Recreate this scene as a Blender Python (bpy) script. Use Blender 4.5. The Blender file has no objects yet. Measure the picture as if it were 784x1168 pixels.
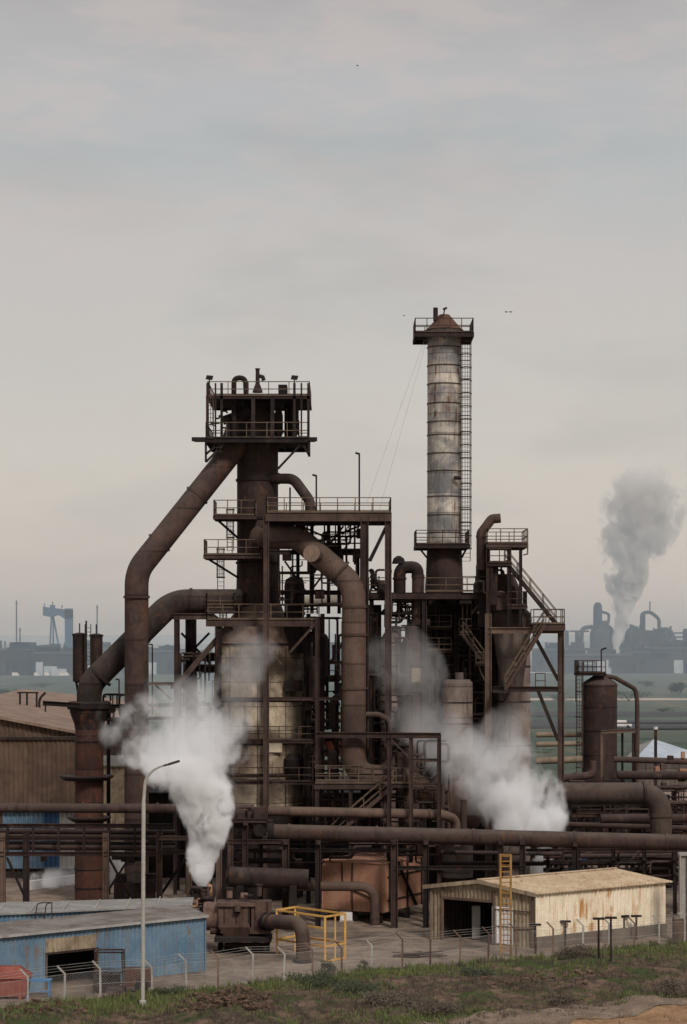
import bpy, math, random
from mathutils import Vector, Matrix, noise as mnoise
R = random.Random(7)
sc = bpy.context.scene
col = bpy.data.collections.new("place"); sc.collection.children.link(col)
F, H, HY, CX = 2400.0, 20.0, 736.0, 392.0      # focal length in photo pixels, eye height, horizon row, centre column
def W(x, y, Y): return Vector(((x-CX)*Y/F, Y, H-(y-HY)*Y/F))
def G(x, y):
    Y = F*H/(y-HY); return Vector(((x-CX)*Y/F, Y, 0))
def m_(p, Y): return p*Y/F
def gy(Y): return HY+F*H/Y

# ------------------------------------------------------------------ materials
def nt(mat):
    mat.use_nodes = True; t = mat.node_tree; t.nodes.clear(); return t
class N:
    def __init__(s, t): s.t = t
    def n(s, ty, **kw):
        o = s.t.nodes.new(ty)
        for k, v in kw.items():
            if k.startswith('i_'): o.inputs[int(k[2:])].default_value = v
            else: setattr(o, k, v)
        return o
    def l(s, a, b): s.t.links.new(a, b)
    def pos(s, scale=(1,1,1)):
        g = s.n('ShaderNodeNewGeometry'); mp = s.n('ShaderNodeMapping'); mp.inputs['Scale'].default_value = scale
        s.l(g.outputs['Position'], mp.inputs['Vector']); return mp.outputs[0]
    def noise(s, v, sc_, det=5, rough=.6, dist=0):
        o = s.n('ShaderNodeTexNoise'); s.l(v, o.inputs['Vector'])
        o.inputs['Scale'].default_value = sc_; o.inputs['Detail'].default_value = det; o.inputs['Roughness'].default_value = rough; o.inputs['Distortion'].default_value = dist
        return o.outputs['Fac']
    def ramp(s, f, a, b, va=0., vb=1.):
        o = s.n('ShaderNodeMapRange'); o.interpolation_type = 'SMOOTHSTEP'; s.l(f, o.inputs[0])
        for i, v in enumerate((a, b, va, vb)): o.inputs[i+1].default_value = v
        return o.outputs[0]
    def math(s, op, a, b=None, clamp=False):
        o = s.n('ShaderNodeMath', operation=op, use_clamp=clamp)
        for i, v in enumerate((a, b)):
            if v is None: continue
            if isinstance(v, (int, float)): o.inputs[i].default_value = v
            else: s.l(v, o.inputs[i])
        return o.outputs[0]
    def mix(s, f, a, b, mode='MIX'):
        o = s.n('ShaderNodeMix', data_type='RGBA', blend_type=mode)
        for k, v in ((0, f), (6, a), (7, b)):
            if isinstance(v, (int, float)): o.inputs[k].default_value = v
            elif isinstance(v, tuple): o.inputs[k].default_value = (*v[:3], 1)
            else: s.l(v, o.inputs[k])
        return o.outputs[2]
MATS = {}
def metal(name, c1, c2, c3=None, streak=.5, dust=.35, scale=.5, rough=.82, bump=.25, metallic=0., fine=.35, dustc=(.085,.067,.058), plates=None, spec=.18, k=1., vary=0.):
    kk = (k, k, k) if not vary or metallic else (k, k*.96, k*1.05)
    c1, c2, c3 = [tuple(v*q for v, q in zip(c_, kk)) if c_ else None for c_ in (c1, c2, c3)]
    mt = bpy.data.materials.new(name); t = nt(mt); n = N(t)
    p = n.pos()
    c = n.mix(n.ramp(n.noise(p, scale, 6, .65, .4), .38, .64), c1, c2)
    if c3:
        ps = n.pos((1.6, 1.6, .11))
        s1 = n.ramp(n.noise(ps, 1.7, 5, .65), .5, .68)
        s2 = n.ramp(n.noise(p, scale*2.3, 4, .6), .42, .62)
        c = n.mix(n.math('MULTIPLY', n.math('MULTIPLY', s1, s2), streak), c, c3)
        c = n.mix(n.math('MULTIPLY', n.ramp(n.noise(n.pos((3.5,3.5,.18)), 2.2, 4), .52, .75), streak*.5), c, c3)
    if plates:
        g = n.n('ShaderNodeNewGeometry'); sp = n.n('ShaderNodeSeparateXYZ'); n.l(g.outputs['Position'], sp.inputs[0])
        fr = n.math('FRACT', n.math('DIVIDE', sp.outputs['Z'], plates))
        seam = n.ramp(n.math('ABSOLUTE', n.math('SUBTRACT', fr, .5)), .455, .5)
        c = n.mix(n.math('MULTIPLY', seam, .8), c, tuple(v*.45 for v in c1))
        wn = n.n('ShaderNodeTexWhiteNoise', noise_dimensions='1D'); n.l(n.math('FLOOR', n.math('DIVIDE', sp.outputs['Z'], plates)), wn.inputs['W'])
        c = n.mix(1.0, c, n.mix(n.ramp(wn.outputs['Value'], 0, 1), (.78,.78,.78), (1.2,1.18,1.15)), 'MULTIPLY')
    if vary:
        oi = n.n('ShaderNodeObjectInfo')
        c = n.mix(1., c, n.mix(n.ramp(oi.outputs['Random'], 0, 1), (.74,.72,.72), (1.38,1.36,1.34)), 'MULTIPLY')
        bl = n.math('MULTIPLY', n.ramp(n.noise(n.pos((1,1,.55)), 1.1, 7, .72, .6), .56, .68), .62*vary)
        c = n.mix(bl, c, (.125,.052,.026))
        pl = n.math('MULTIPLY', n.ramp(n.noise(n.pos((.9,.9,.35)), .75, 6, .7, .3), .57, .70), .5*vary)
        c = n.mix(pl, c, (.112,.093,.079))
        dk = n.math('MULTIPLY', n.ramp(n.noise(n.pos((2.2,2.2,.16)), 1.3, 5, .7), .55, .7), .6*vary)
        c = n.mix(dk, c, (.018,.014,.012))
    fn = n.noise(p, 9, 6, .7)
    c = n.mix(fine, c, n.mix(n.ramp(fn, .3, .7), (.55,.52,.5), (1.5,1.45,1.4)), 'MULTIPLY')
    if dust:
        g = n.n('ShaderNodeNewGeometry'); sp = n.n('ShaderNodeSeparateXYZ'); n.l(g.outputs['Normal'], sp.inputs[0])
        d = n.math('MULTIPLY', n.ramp(sp.outputs['Z'], .1, .95), n.ramp(n.noise(p, 1.3, 5), .25, .65, .35, 1.))
        c = n.mix(n.math('MULTIPLY', d, dust), c, dustc)
    b = n.n('ShaderNodeBsdfPrincipled'); n.l(c, b.inputs['Base Color'])
    b.inputs['Metallic'].default_value = metallic; b.inputs['Specular IOR Level'].default_value = spec
    n.l(n.ramp(fn, .2, .8, rough-.12, min(1, rough+.12)), b.inputs['Roughness'])
    if bump:
        bm = n.n('ShaderNodeBump'); bm.inputs['Strength'].default_value = bump; bm.inputs['Distance'].default_value = .05
        n.l(n.noise(p, 5, 6, .7), bm.inputs['Height']); n.l(bm.outputs[0], b.inputs['Normal'])
    o = n.n('ShaderNodeOutputMaterial'); n.l(b.outputs[0], o.inputs[0]); MATS[name] = mt; return mt

RUST  = metal('rusted_steel', (.036,.025,.021), (.064,.042,.033), (.020,.014,.012), .8, .4, k=0.64, vary=1)
RUSTD = metal('soot_and_shade_steel', (.017,.013,.012), (.031,.022,.018), (.010,.008,.007), .8, .22, k=0.85, vary=0.45)  # sooty parts, and the dark stand-in for shade inside the cream shed
RUSTM = metal('weathered_steel', (.053,.036,.029), (.086,.058,.044), (.027,.019,.016), .8, .45, k=0.78, vary=1)
PIPEM = metal('dusty_brown_pipe', (.072,.050,.038), (.105,.074,.055), (.040,.026,.021), .7, .5, plates=3.1, dustc=(.115,.09,.07), k=0.76, vary=0.7)
RUSTR = metal('red_rust_steel', (.055,.028,.021), (.098,.045,.029), (.027,.017,.014), .8, .3, plates=2.6, k=0.95, vary=0.8)
FRAME = metal('painted_frame_steel', (.046,.032,.026), (.080,.055,.042), (.024,.017,.014), .6, .35, k=0.76, vary=0.8)
FRAMEL= metal('pale_frame_steel', (.115,.082,.060), (.165,.120,.085), (.055,.035,.026), .7, .3, k=0.85, vary=0.7)
RAIL  = metal('railing_steel', (.080,.058,.044), (.125,.09,.062), (.05,.032,.022), .7, .1, bump=0)
RAILD = metal('dark_railing_steel', (.040,.028,.022), (.07,.045,.033), None, 0, .1, bump=0)
GOLD  = metal('tan_furnace_plate', (.20,.15,.112), (.62,.525,.395), (.085,.055,.04), .95, .25, scale=.24, plates=1.9, fine=.5)
GREYP = metal('grey_vessel_plate', (.105,.09,.075), (.165,.14,.112), (.05,.036,.028), .8, .3, plates=2.4, k=1, vary=0.9)
CHIM  = metal('galvanised_chimney_plate', (.165,.168,.172), (.42,.395,.345), (.10,.048,.027), 1.6, .1, scale=.45, rough=.62, metallic=.2, plates=1.62, fine=.45, spec=.35, vary=.55)
ORNG  = metal('orange_brown_casing', (.30,.15,.098), (.39,.21,.14), (.19,.095,.065), .6, .35, dustc=(.30,.18,.125))
YELL  = metal('yellow_paint', (.50,.27,.075), (.60,.35,.10), (.25,.11,.035), .6, .0, bump=.05, rough=.6)
BLUEC = metal('blue_corrugated_sheet', (.098,.168,.235), (.15,.225,.295), (.17,.12,.085), .8, .0, rough=.6, fine=.3)
BLUED = metal('dark_blue_sheet', (.03,.075,.15), (.045,.1,.19), (.05,.05,.05), .5, 0)
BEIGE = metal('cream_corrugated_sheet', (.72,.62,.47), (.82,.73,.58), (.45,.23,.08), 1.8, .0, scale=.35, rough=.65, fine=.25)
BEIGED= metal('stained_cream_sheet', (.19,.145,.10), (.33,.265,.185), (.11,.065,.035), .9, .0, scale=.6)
TANRF = metal('tan_rusted_roof', (.41,.305,.20), (.50,.39,.265), (.24,.14,.08), 1.2, 0, scale=.5)
GREYRF= metal('grey_felt_roof', (.135,.115,.098), (.215,.195,.175), (.09,.06,.045), .8, 0, scale=.45)
PALERF= metal('pale_grey_roof', (.20,.193,.182), (.275,.263,.245), (.14,.10,.075), .8, 0, scale=.5)
BRNC  = metal('brown_corrugated_sheet', (.085,.055,.042), (.13,.085,.06), (.045,.03,.024), .8, .0)
BRNRF = metal('brown_roof_sheet', (.19,.13,.10), (.25,.18,.135), (.12,.075,.055), .7, 0)
GALV  = metal('galvanised_post', (.28,.265,.245), (.37,.35,.325), (.16,.11,.08), .6, 0, bump=.05)
LAMPP = metal('pale_lamp_post', (.30,.285,.26), (.38,.355,.32), (.30,.22,.16), .4, 0, bump=0, rough=.6)
TANP  = metal('pale_tan_pipe', (.20,.15,.11), (.27,.21,.155), (.10,.07,.05), .6, .3)
MACH  = metal('machine_rust', (.085,.055,.042), (.135,.088,.064), (.05,.028,.02), .9, .4, vary=.7)
LADY  = metal('worn_orange_paint', (.27,.14,.045), (.36,.195,.06), (.12,.055,.025), 1., 0, rough=.7)
PLIN  = metal('stained_plinth', (.12,.095,.078), (.19,.155,.125), (.06,.045,.037), .7, .1)
HOPM  = metal('dusty_hopper_plate', (.13,.108,.088), (.23,.195,.158), (.06,.042,.033), .9, .3, vary=.4)
CONEM = metal('cone_plate', (.10,.07,.05), (.19,.14,.10), (.05,.032,.024), .7, .4, vary=.5)
CONC  = metal('stained_concrete', (.24,.21,.18), (.32,.28,.235), (.12,.09,.07), .6, .2)
WHITE = metal('off_white_sheet', (.58,.56,.54), (.68,.66,.64), (.4,.34,.3), .4, 0)
REDP  = metal('faded_red_paint', (.21,.055,.042), (.29,.085,.06), (.10,.04,.03), .6, .2)
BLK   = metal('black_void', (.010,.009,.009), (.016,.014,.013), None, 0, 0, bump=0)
BLUEP = metal('blue_paint', (.05,.16,.33), (.07,.2,.40), (.1,.08,.07), .4, 0)
FARB  = metal('far_brown_structure', (.022,.015,.012), (.055,.036,.027), (.02,.015,.014), .6, .2, scale=.06)
FARG  = metal('far_grey_structure', (.020,.018,.018), (.050,.043,.040), (.05,.04,.035), .5, .2, scale=.06)
FARBL = metal('far_blue_crane_paint', (.045,.08,.13), (.06,.10,.16), None, 0, 0, scale=.1)
FARRF = metal('far_pale_blue_roof', (.33,.37,.42), (.42,.46,.50), (.27,.28,.3), .4, 0, scale=.2)

# ------------------------------------------------------------------ mesh builder
class MB:
    def __init__(s): s.v = []; s.f = []; s.sm = []
    def add(s, vs, fs, smooth=False):
        o = len(s.v); s.v += [tuple(v) for v in vs]; s.f += [tuple(i+o for i in f) for f in fs]; s.sm += [smooth]*len(fs); return s
    def hexa(s, c):   # eight corners: bottom ring then top ring
        return s.add(c, [(3,2,1,0),(4,5,6,7),(0,1,5,4),(1,2,6,5),(2,3,7,6),(3,0,4,7)])
    def box(s, x0, x1, y0, y1, z0, z1):
        return s.hexa([(x0,y0,z0),(x1,y0,z0),(x1,y1,z0),(x0,y1,z0),(x0,y0,z1),(x1,y0,z1),(x1,y1,z1),(x0,y1,z1)])
    def bar(s, p, q, w, h=None, up=None):
        p, q = Vector(p), Vector(q); h = h or w; d = q-p
        if d.length < 1e-5: return s
        d.normalize(); up = Vector(up) if up else (Vector((0,0,1)) if abs(d.z) < .95 else Vector((0,1,0)))
        a = d.cross(up).normalized()*(w/2); b = a.cross(d).normalized()*(h/2)
        return s.hexa([p-a-b, p+a-b, p+a+b, p-a+b, q-a-b, q+a-b, q+a+b, q-a+b])
    def ibeam(s, p, q, w, h=None, up=None):
        p, q = Vector(p), Vector(q); h = h or w; d = (q-p)
        if d.length < 1e-5: return s
        d.normalize(); u = Vector(up) if up else (Vector((0,0,1)) if abs(d.z) < .95 else Vector((1,0,0)))
        a = d.cross(u).normalized(); b = a.cross(d).normalized(); t = h*.14
        for k in (-1, 1): s.bar(p+b*k*(h/2-t/2), q+b*k*(h/2-t/2), w, t, up=b)
        s.bar(p, q, w*.2, h-2*t, up=b); return s
    def tube(s, pts, r, seg=12, bend=0, cap=True, arc=7):
        P = [Vector(p) for p in pts]; out = [P[0]]
        for i in range(1, len(P)-1):
            a, b, c = P[i-1], P[i], P[i+1]; u = (a-b); v = (c-b); lu, lv = u.length, v.length; u.normalize(); v.normalize()
            ang = u.angle(v)
            if bend <= 0 or ang > 3.1 or ang < .2:
                if ang >= .2: out.append(b)
                continue
            t = min(bend/math.tan(ang/2), lu*.49, lv*.49)
            s0, s1 = b+u*t, b+v*t
            for k in range(arc+1):
                w = k/arc; out.append(s0*(1-w)**2+b*2*w*(1-w)+s1*w*w)
        out.append(P[-1])
        rings = []; d0 = (out[1]-out[0]).normalized()
        nrm = d0.orthogonal().normalized(); o = len(s.v); prev = d0
        rr = r if isinstance(r, (list, tuple)) else None
        for i, p in enumerate(out):
            d = ((out[min(i+1, len(out)-1)]-p).normalized()+(p-out[max(i-1, 0)]).normalized())
            d = d.normalized() if d.length > 1e-6 else prev
            q = prev.rotation_difference(d); nrm = (q @ nrm); nrm = (nrm-d*nrm.dot(d)).normalized(); prev = d; bi = d.cross(nrm)
            ra = r if rr is None else rr[0]+(rr[1]-rr[0])*i/(len(out)-1)
            rings.append([p+(nrm*math.cos(2*math.pi*k/seg)+bi*math.sin(2*math.pi*k/seg))*ra for k in range(seg)])
        vs = [v for g in rings for v in g]; fs = []
        for i in range(len(rings)-1):
            for k in range(seg): k2 = (k+1) % seg; fs.append((i*seg+k, i*seg+k2, (i+1)*seg+k2, (i+1)*seg+k))
        s.add(vs, fs, True)
        if cap:
            s.add(rings[0], [tuple(range(seg-1, -1, -1))]); s.add(rings[-1], [tuple(range(seg))])
        return s
    def lathe(s, c, prof, seg=32, cap=True):   # prof: list of (radius, z); sharp corners get doubled rings
        vs = []; fs = []
        for i in range(len(prof)-1):
            (r0, z0), (r1, z1) = prof[i], prof[i+1]; o = len(vs)
            for r_, z in ((r0, z0), (r1, z1)):
                vs += [(c[0]+r_*math.cos(2*math.pi*k/seg), c[1]+r_*math.sin(2*math.pi*k/seg), z) for k in range(seg)]
            flip = z1 < z0
            for k in range(seg):
                k2 = (k+1) % seg; f = (o+k, o+k2, o+seg+k2, o+seg+k); fs.append(f[::-1] if flip else f)
        s.add(vs, fs, True)
        if cap:
            for (r_, z), top in ((prof[0], prof[0][1] > prof[-1][1]), (prof[-1], prof[-1][1] >= prof[0][1])):
                if r_ > 1e-3:
                    ring = [(c[0]+r_*math.cos(2*math.pi*k/seg), c[1]+r_*math.sin(2*math.pi*k/seg), z) for k in range(seg)]
                    s.add(ring, [tuple(range(seg)) if top else tuple(range(seg-1, -1, -1))])
        return s
    def corrug(s, a, b, za, zb, ta, tb, per=.3, amp=.035):   # corrugated wall a->b, bottoms za,zb, tops ta,tb
        a, b = Vector((a[0], a[1], 0)), Vector((b[0], b[1], 0)); L = (b-a).length; d = (b-a)/L; nn = Vector((d.y, -d.x, 0))
        k = max(2, int(L/per*6)); vs = []
        for i in range(k+1):
            w = i/k; ph = (w*L/per) % 1; off = amp*max(-1, min(1, 1.7*math.sin(2*math.pi*ph)))
            p = a+d*(w*L)+nn*off
            vs += [(p.x, p.y, za+(zb-za)*w), (p.x, p.y, ta+(tb-ta)*w)]
        return s.add(vs, [(2*i, 2*i+2, 2*i+3, 2*i+1) for i in range(k)], False)
    def build(s, name, mat, parent=None, bevel=0):
        me = bpy.data.meshes.new(name); me.from_pydata(s.v, [], s.f)
        me.polygons.foreach_set('use_smooth', s.sm); me.materials.append(mat); me.update()
        o = bpy.data.objects.new(name, me); col.objects.link(o)
        if parent: o.parent = parent
        if bevel:
            b = o.modifiers.new('bevel', 'BEVEL'); b.width = bevel; b.segments = 2; b.limit_method = 'ANGLE'
        return o
def tag(o, label=None, cat=None, group=None, kind=None):
    for k, v in (('label', label), ('category', cat), ('group', group), ('kind', kind)):
        if v: o[k] = v
    return o
def thing(name, label, cat, group=None):
    o = bpy.data.objects.new(name, None); col.objects.link(o); o.empty_display_size = .3
    return tag(o, label, cat, group)
# every mesh is built in world space; at the end each thing's Empty is moved to the base of its parts (settle)
def pipe(name, label, pts, rpx, bend=2.2, mat=PIPEM, flanges=(), cat='pipe', group=None, seg=20, parent=None, rm=None):
    Ym = pts[0][2]; r = rm or m_(rpx, Ym); P = [W(*p) for p in pts]
    o = MB().tube(P, r, seg, bend*r).build(name, mat, parent)
    if not parent: tag(o, label, cat, group)
    for x, y, Y, (dx, dy) in flanges:
        c = W(x, y, Y); d = Vector((dx, 0, -dy)).normalized()*.09
        MB().tube([c-d, c+d], r*1.1, seg).build('flange', mat, o)
    return o
def railing(t, pts, h=1.15, mat=RAIL, r=.032, post=1.5, closed=False, name='railing'):
    b = MB(); P = [Vector(p) for p in pts]
    if closed: P.append(P[0])
    up = Vector((0,0,1))
    for a, c in zip(P, P[1:]):
        for k in (.5, 1.): b.bar(a+up*h*k, c+up*h*k, r*2)
        n = max(1, round((c-a).length/post))
        for i in range(n+1):
            q = a.lerp(c, i/n); b.bar(q, q+up*(h+.02), r*2.1)
        b.bar(a+up*.08, c+up*.08, .02, .14)
    return b.build(name, mat, t)
def deck(t, x0, x1, y, Y, dep, thick=.3, rail=1.15, mat=FRAME, rmat=RAIL, sides='flrb', post=1.5):
    a, b = W(x0, y, Y-dep/2), W(x1, y, Y-dep/2); y0, y1 = Y-dep/2, Y+dep/2; z = a.z
    MB().box(a.x, b.x, y0, y1, z-.06, z).build('deck', RUSTD, t)
    q = MB(); w = .14
    q.box(a.x, b.x, y0, y0+w, z-thick, z+.015); q.build('edge_beam', mat, t)
    MB().box(a.x, b.x, y1-w, y1, z-thick, z+.015).build('edge_beam', mat, t)
    for xx in (a.x, b.x-w): MB().box(xx+.003, xx+w-.003, y0+w, y1-w, z-thick+.01, z+.012).build('edge_beam', mat, t)
    for i in range(1, max(2, int((b.x-a.x)/2))):
        xx = a.x+(b.x-a.x)*i/max(2, int((b.x-a.x)/2)); MB().box(xx-.06, xx+.06, y0+w, y1-w, z-thick*.8, z-.062).build('joist', RUSTD, t)
    if rail:
        e = .07
        c = {'f': ((a.x+e, y0+e), (b.x-e, y0+e)), 'r': ((b.x-e, y0+e), (b.x-e, y1-e)), 'b': ((b.x-e, y1-e), (a.x+e, y1-e)), 'l': ((a.x+e, y1-e), (a.x+e, y0+e))}
        for s_ in sides: railing(t, [(*c[s_][0], z), (*c[s_][1], z)], rail, rmat, post=post)
    return z
def column(t, x, y0, y1, Y, w=.4, mat=FRAME, name='column'):
    a, b = W(x, y0, Y), W(x, y1, Y)
    if b.z < .3: b.z = 0
    if a.z < .3: a.z = 0
    return MB().ibeam(b, a, w, w, up=(1,0,0)).build(name, mat, t)
def beam(t, p, q, w=.3, mat=FRAME, name='beam', h=None):
    return MB().ibeam(W(*p), W(*q), w, h or w*1.2).build(name, mat, t)
def brace(t, p, q, w=.14, mat=FRAME, name='brace'):
    return MB().bar(W(*p), W(*q), w).build(name, mat, t)
def lattice(t, p, q, w=.5, mat=RUSTD, name='lattice_brace'):
    a, c = W(*p), W(*q); d = (c-a); n = max(3, int(d.length/w)); s = Vector((d.z, 0, -d.x)).normalized()*w/2; b = MB()
    b.bar(a+s, c+s, .08); b.bar(a-s, c-s, .08)
    for i in range(n): b.bar(a.lerp(c, i/n)+s*(1 if i % 2 else -1), a.lerp(c, (i+1)/n)+s*(-1 if i % 2 else 1), .05)
    return b.build(name, mat, t)
def ladder(t, x, y0, y1, Y, w=.5, cage=True, mat=RAILD, hoop=2.2):
    a, b = W(x, y0, Y), W(x, y1, Y); q = MB(); hw = w/2
    for k in (-1, 1): q.bar((a.x+k*hw, Y, b.z), (a.x+k*hw, Y, a.z), .06)
    z = b.z
    while z < a.z: q.bar((a.x-hw, Y, z), (a.x+hw, Y, z), .035); z += .32
    o = q.build('ladder', mat, t)
    if cage:
        c = MB(); n = 7; z = b.z+1; zs = []
        while z < a.z: zs.append(z); z += hoop
        ps = [(a.x+hw*1.3*math.cos(math.pi*k/n), Y-.75*math.sin(math.pi*k/n)) for k in range(n+1)]
        for z in zs:
            for u, v in zip(ps, ps[1:]): c.bar((*u, z), (*v, z), .05, .09)
        for k in range(1, n): c.bar((*ps[k], zs[0]), (*ps[k], a.z), .04)
        c.build('safety_cage', mat, o)
    return o
def stair(t, p, q, wid=.9, mat=FRAME, rmat=RAIL, step=.24, name='stair_flight', yoff=0):
    a, c = W(*p), W(*q)        # a the upper end, c the lower end
    n = max(3, int((a.z-c.z)/step)); fl = MB()
    for k in (-1, 1):
        o = Vector((0, k*wid/2, 0)); fl.bar(a+o, c+o, .08, .26)
    s = fl.build(name, mat, t)
    tr = MB()
    for i in range(n):
        w = (i+.5)/n; m = a.lerp(c, w); tr.box(m.x-.15, m.x+.15, m.y-wid/2, m.y+wid/2, m.z+.02, m.z+.06)
    tr.build('tread', mat, s)
    for k in (-1, 1):
        o = Vector((0, k*wid/2, 0)); b = MB(); up = Vector((0,0,1.))
        for h in (.5, 1.05): b.bar(a+o+up*h, c+o+up*h, .06)
        m = max(2, int((a-c).length/1.3))
        for i in range(m+1): g = a.lerp(c, i/m)+o; b.bar(g, g+up*1.07, .06)
        b.build('handrail', rmat, s)
    return s
def shell(t, name, x, Y, prof, mat, seg=40, parent=None):
    """prof rows are (radius in photo pixels, photo row)"""
    c = W(x, 736, Y); return MB().lathe((c.x, c.y), [(m_(r, Y), W(x, y, Y).z) for r, y in prof], seg).build(name, mat, parent or t)
def hoop(t, x, Y, r, y, hgt=.16, name='hoop', mat=RUST, ex=.07, seg=40):
    c = W(x, y, Y); rr = m_(r, Y); z = c.z
    return MB().lathe((c.x, c.y), [(rr, z-hgt/2), (rr+ex, z-hgt/2), (rr+ex, z+hgt/2), (rr, z+hgt/2)], seg, False).build(name, mat, t)
# ------------------------------------------------------------------ ground, track, grass
def fence_Y(x): return 115.7+(x+17.4)*.606
def ground_h(x, y):
    d = fence_Y(x)-y
    if d < -1.5 or y > 160: return 0.
    k = max(0, min(1, (d+1.5)/3.5)); nz = mnoise.fractal(Vector((x*.16, y*.16, 3.1)), 1., 2., 5)
    nf = mnoise.fractal(Vector((x*.7, y*.7, 9.1)), .9, 2., 4)
    return k*(.28+.42*nz+.16*nf) - max(0, min(1, (d-5)/12))*.25
def ground_mat():
    mt = bpy.data.materials.new('ground_soil'); t = nt(mt); n = N(t); p = n.pos()
    g = n.n('ShaderNodeNewGeometry'); sp = n.n('ShaderNodeSeparateXYZ'); n.l(g.outputs['Position'], sp.inputs[0])
    X, Y = sp.outputs['X'], sp.outputs['Y']
    big = n.noise(p, .12, 6, .65, .3); mid = n.noise(p, .7, 6, .7); fine = n.noise(p, 6, 6, .75)
    yard = n.mix(n.ramp(mid, .35, .65), (.150,.110,.084), (.27,.208,.160))
    yard = n.mix(n.math('MULTIPLY', n.ramp(big, .5, .66), .75), yard, (.045,.035,.03))
    bank = n.mix(n.ramp(mid, .4, .6), (.065,.045,.033), (.15,.098,.068))
    bank = n.mix(n.ramp(n.noise(p, .32, 6, .7), .47, .6), bank, (.045,.062,.018))
    d = n.math('SUBTRACT', n.math('ADD', n.math('MULTIPLY', X, .606), 126.2), Y)   # distance in front of the fence line
    dn = n.math('ADD', d, n.math('MULTIPLY', n.math('SUBTRACT', mid, .5), 5.))
    och = n.mix(n.ramp(mid, .35, .65), (.20,.115,.06), (.31,.19,.11))
    oc_ = n.math('ADD', n.math('SUBTRACT', X, n.math('MULTIPLY', n.math('SUBTRACT', Y, 111.), 1.3)), n.math('MULTIPLY', n.math('SUBTRACT', big, .5), 9.))
    bank = n.mix(n.ramp(oc_, 6.5, 9.), bank, och)
    c = n.mix(n.ramp(dn, -1.6, 1.0), yard, bank)
    field = n.mix(n.ramp(n.noise(n.pos((1,.35,1)), .012, 6, .65), .38, .62), (.052,.070,.050), (.095,.108,.082))  # greens raised and cooled, some distance haze painted into the field
    field = n.mix(n.ramp(n.noise(n.pos((1,.2,1)), .03, 6, .7), .54, .66), field, (.15,.125,.085))
    field = n.mix(n.ramp(n.noise(p, .09, 4, .6), .56, .66), field, (.028,.045,.020))
    c = n.mix(n.ramp(Y, 235, 290), c, field)
    c = n.mix(.5, c, n.mix(n.ramp(fine, .25, .75), (.55,.55,.55), (1.45,1.42,1.4)), 'MULTIPLY')
    b = n.n('ShaderNodeBsdfPrincipled'); n.l(c, b.inputs['Base Color']); b.inputs['Roughness'].default_value = .95; b.inputs['Specular IOR Level'].default_value = .15
    bm = n.n('ShaderNodeBump'); bm.inputs['Strength'].default_value = .5; bm.inputs['Distance'].default_value = .12
    n.l(n.noise(p, 3.5, 8, .75), bm.inputs['Height']); n.l(bm.outputs[0], b.inputs['Normal'])
    o = n.n('ShaderNodeOutputMaterial'); n.l(b.outputs[0], o.inputs[0]); return mt
def make_ground():
    xs = [-9000,-4000,-1500,-600,-250,-120,-60,-40]+[-32+i*.32 for i in range(int(64/.32)+1)]+[40,60,120,250,600,1500,4000,9000]
    ys = [60,80,95,100]+[103+i*.32 for i in range(int(40/.32)+1)]+[145,150,160,180,200,230,260,300,400,550,700,1000,1400,2000,3000,5000,8000,14000]
    v = [(x, y, ground_h(x, y) if -34 < x < 34 and y < 160 else (ground_h(max(-33,min(33,x)), y) if y < 150 else 0)) for y in ys for x in xs]; k = len(xs)
    f = [(j*k+i, j*k+i+1, (j+1)*k+i+1, (j+1)*k+i) for j in range(len(ys)-1) for i in range(k-1)]
    b = MB(); b.add(v, f, True); tag(b.build('ground', ground_mat()), kind='structure')
make_ground()
def soil(name, c1, c2, s=.8):
    return metal(name, c1, c2, tuple(v*.6 for v in c1), .4, 0, scale=s, rough=.93, bump=.4, fine=.6, spec=.1)
def sheet(name, pts, mat, lift=.004, follow=False, sub=24, **k):
    """a flat strip on the ground through pairs of points (left edge, right edge)"""
    vs = []; fs = []
    for (a, b), (c, d) in zip(pts, pts[1:]):
        a, b, c, d = [Vector(q) for q in (a, b, c, d)]; o = len(vs); m = 10
        for i in range(sub+1):
            for j in range(m+1):
                q = a.lerp(c, i/sub).lerp(b.lerp(d, i/sub), j/m); q.z = (ground_h(q.x, q.y) if follow else 0)+lift; vs.append(q)
        for i in range(sub):
            for j in range(m): x = o+i*(m+1)+j; fs.append((x, x+1, x+m+2, x+m+1))
    return tag(MB().add(vs, fs, True).build(name, mat), kind='structure', **k)
TRK = soil('pale_track_dirt', (.15,.11,.082), (.215,.165,.125)); OCH = soil('ochre_dirt', (.23,.135,.07), (.33,.20,.11))
sheet('dirt_track', [(G(480,1168), G(560,1185)), (G(610,1151), G(690,1163)), (G(700,1143), G(770,1151)), (G(800,1136), G(840,1143))], TRK, .035, True)
sheet('field_road', [((-1500,1440,0),(-1500,1560,0)), ((-420,1440,0),(-420,1560,0))], CONC, .2, sub=4)
ASPH = soil('far_asphalt', (.050,.048,.048), (.07,.068,.066), .05)
sheet('far_road', [((30,505,0),(30,560,0)), ((700,505,0),(700,560,0))], ASPH, .1, sub=4)
sheet('far_road', [((30,590,0),(30,630,0)), ((700,600,0),(700,640,0))], ASPH, .1, sub=4)
sheet('sand_strip', [((30,760,0),(30,790,0)), ((900,770,0),(900,800,0))], soil('sandy_strip', (.33,.29,.22), (.4,.36,.28), .05), .1, sub=4)
sheet('quay_strip', [((130,1500,0),(130,1560,0)), ((900,1500,0),(900,1570,0))], soil('pale_quay', (.34,.33,.32), (.42,.41,.39), .05), .15, sub=4)
# a concrete yard slab joint pattern and the puddled lane behind the fence
sheet('yard_lane', [(G(236,1133), G(236,1108)), (G(420,1108), G(420,1085)), (G(500,1099), G(500,1078))], soil('lane_dust', (.18,.14,.11), (.26,.21,.165)), .006, False)

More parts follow.
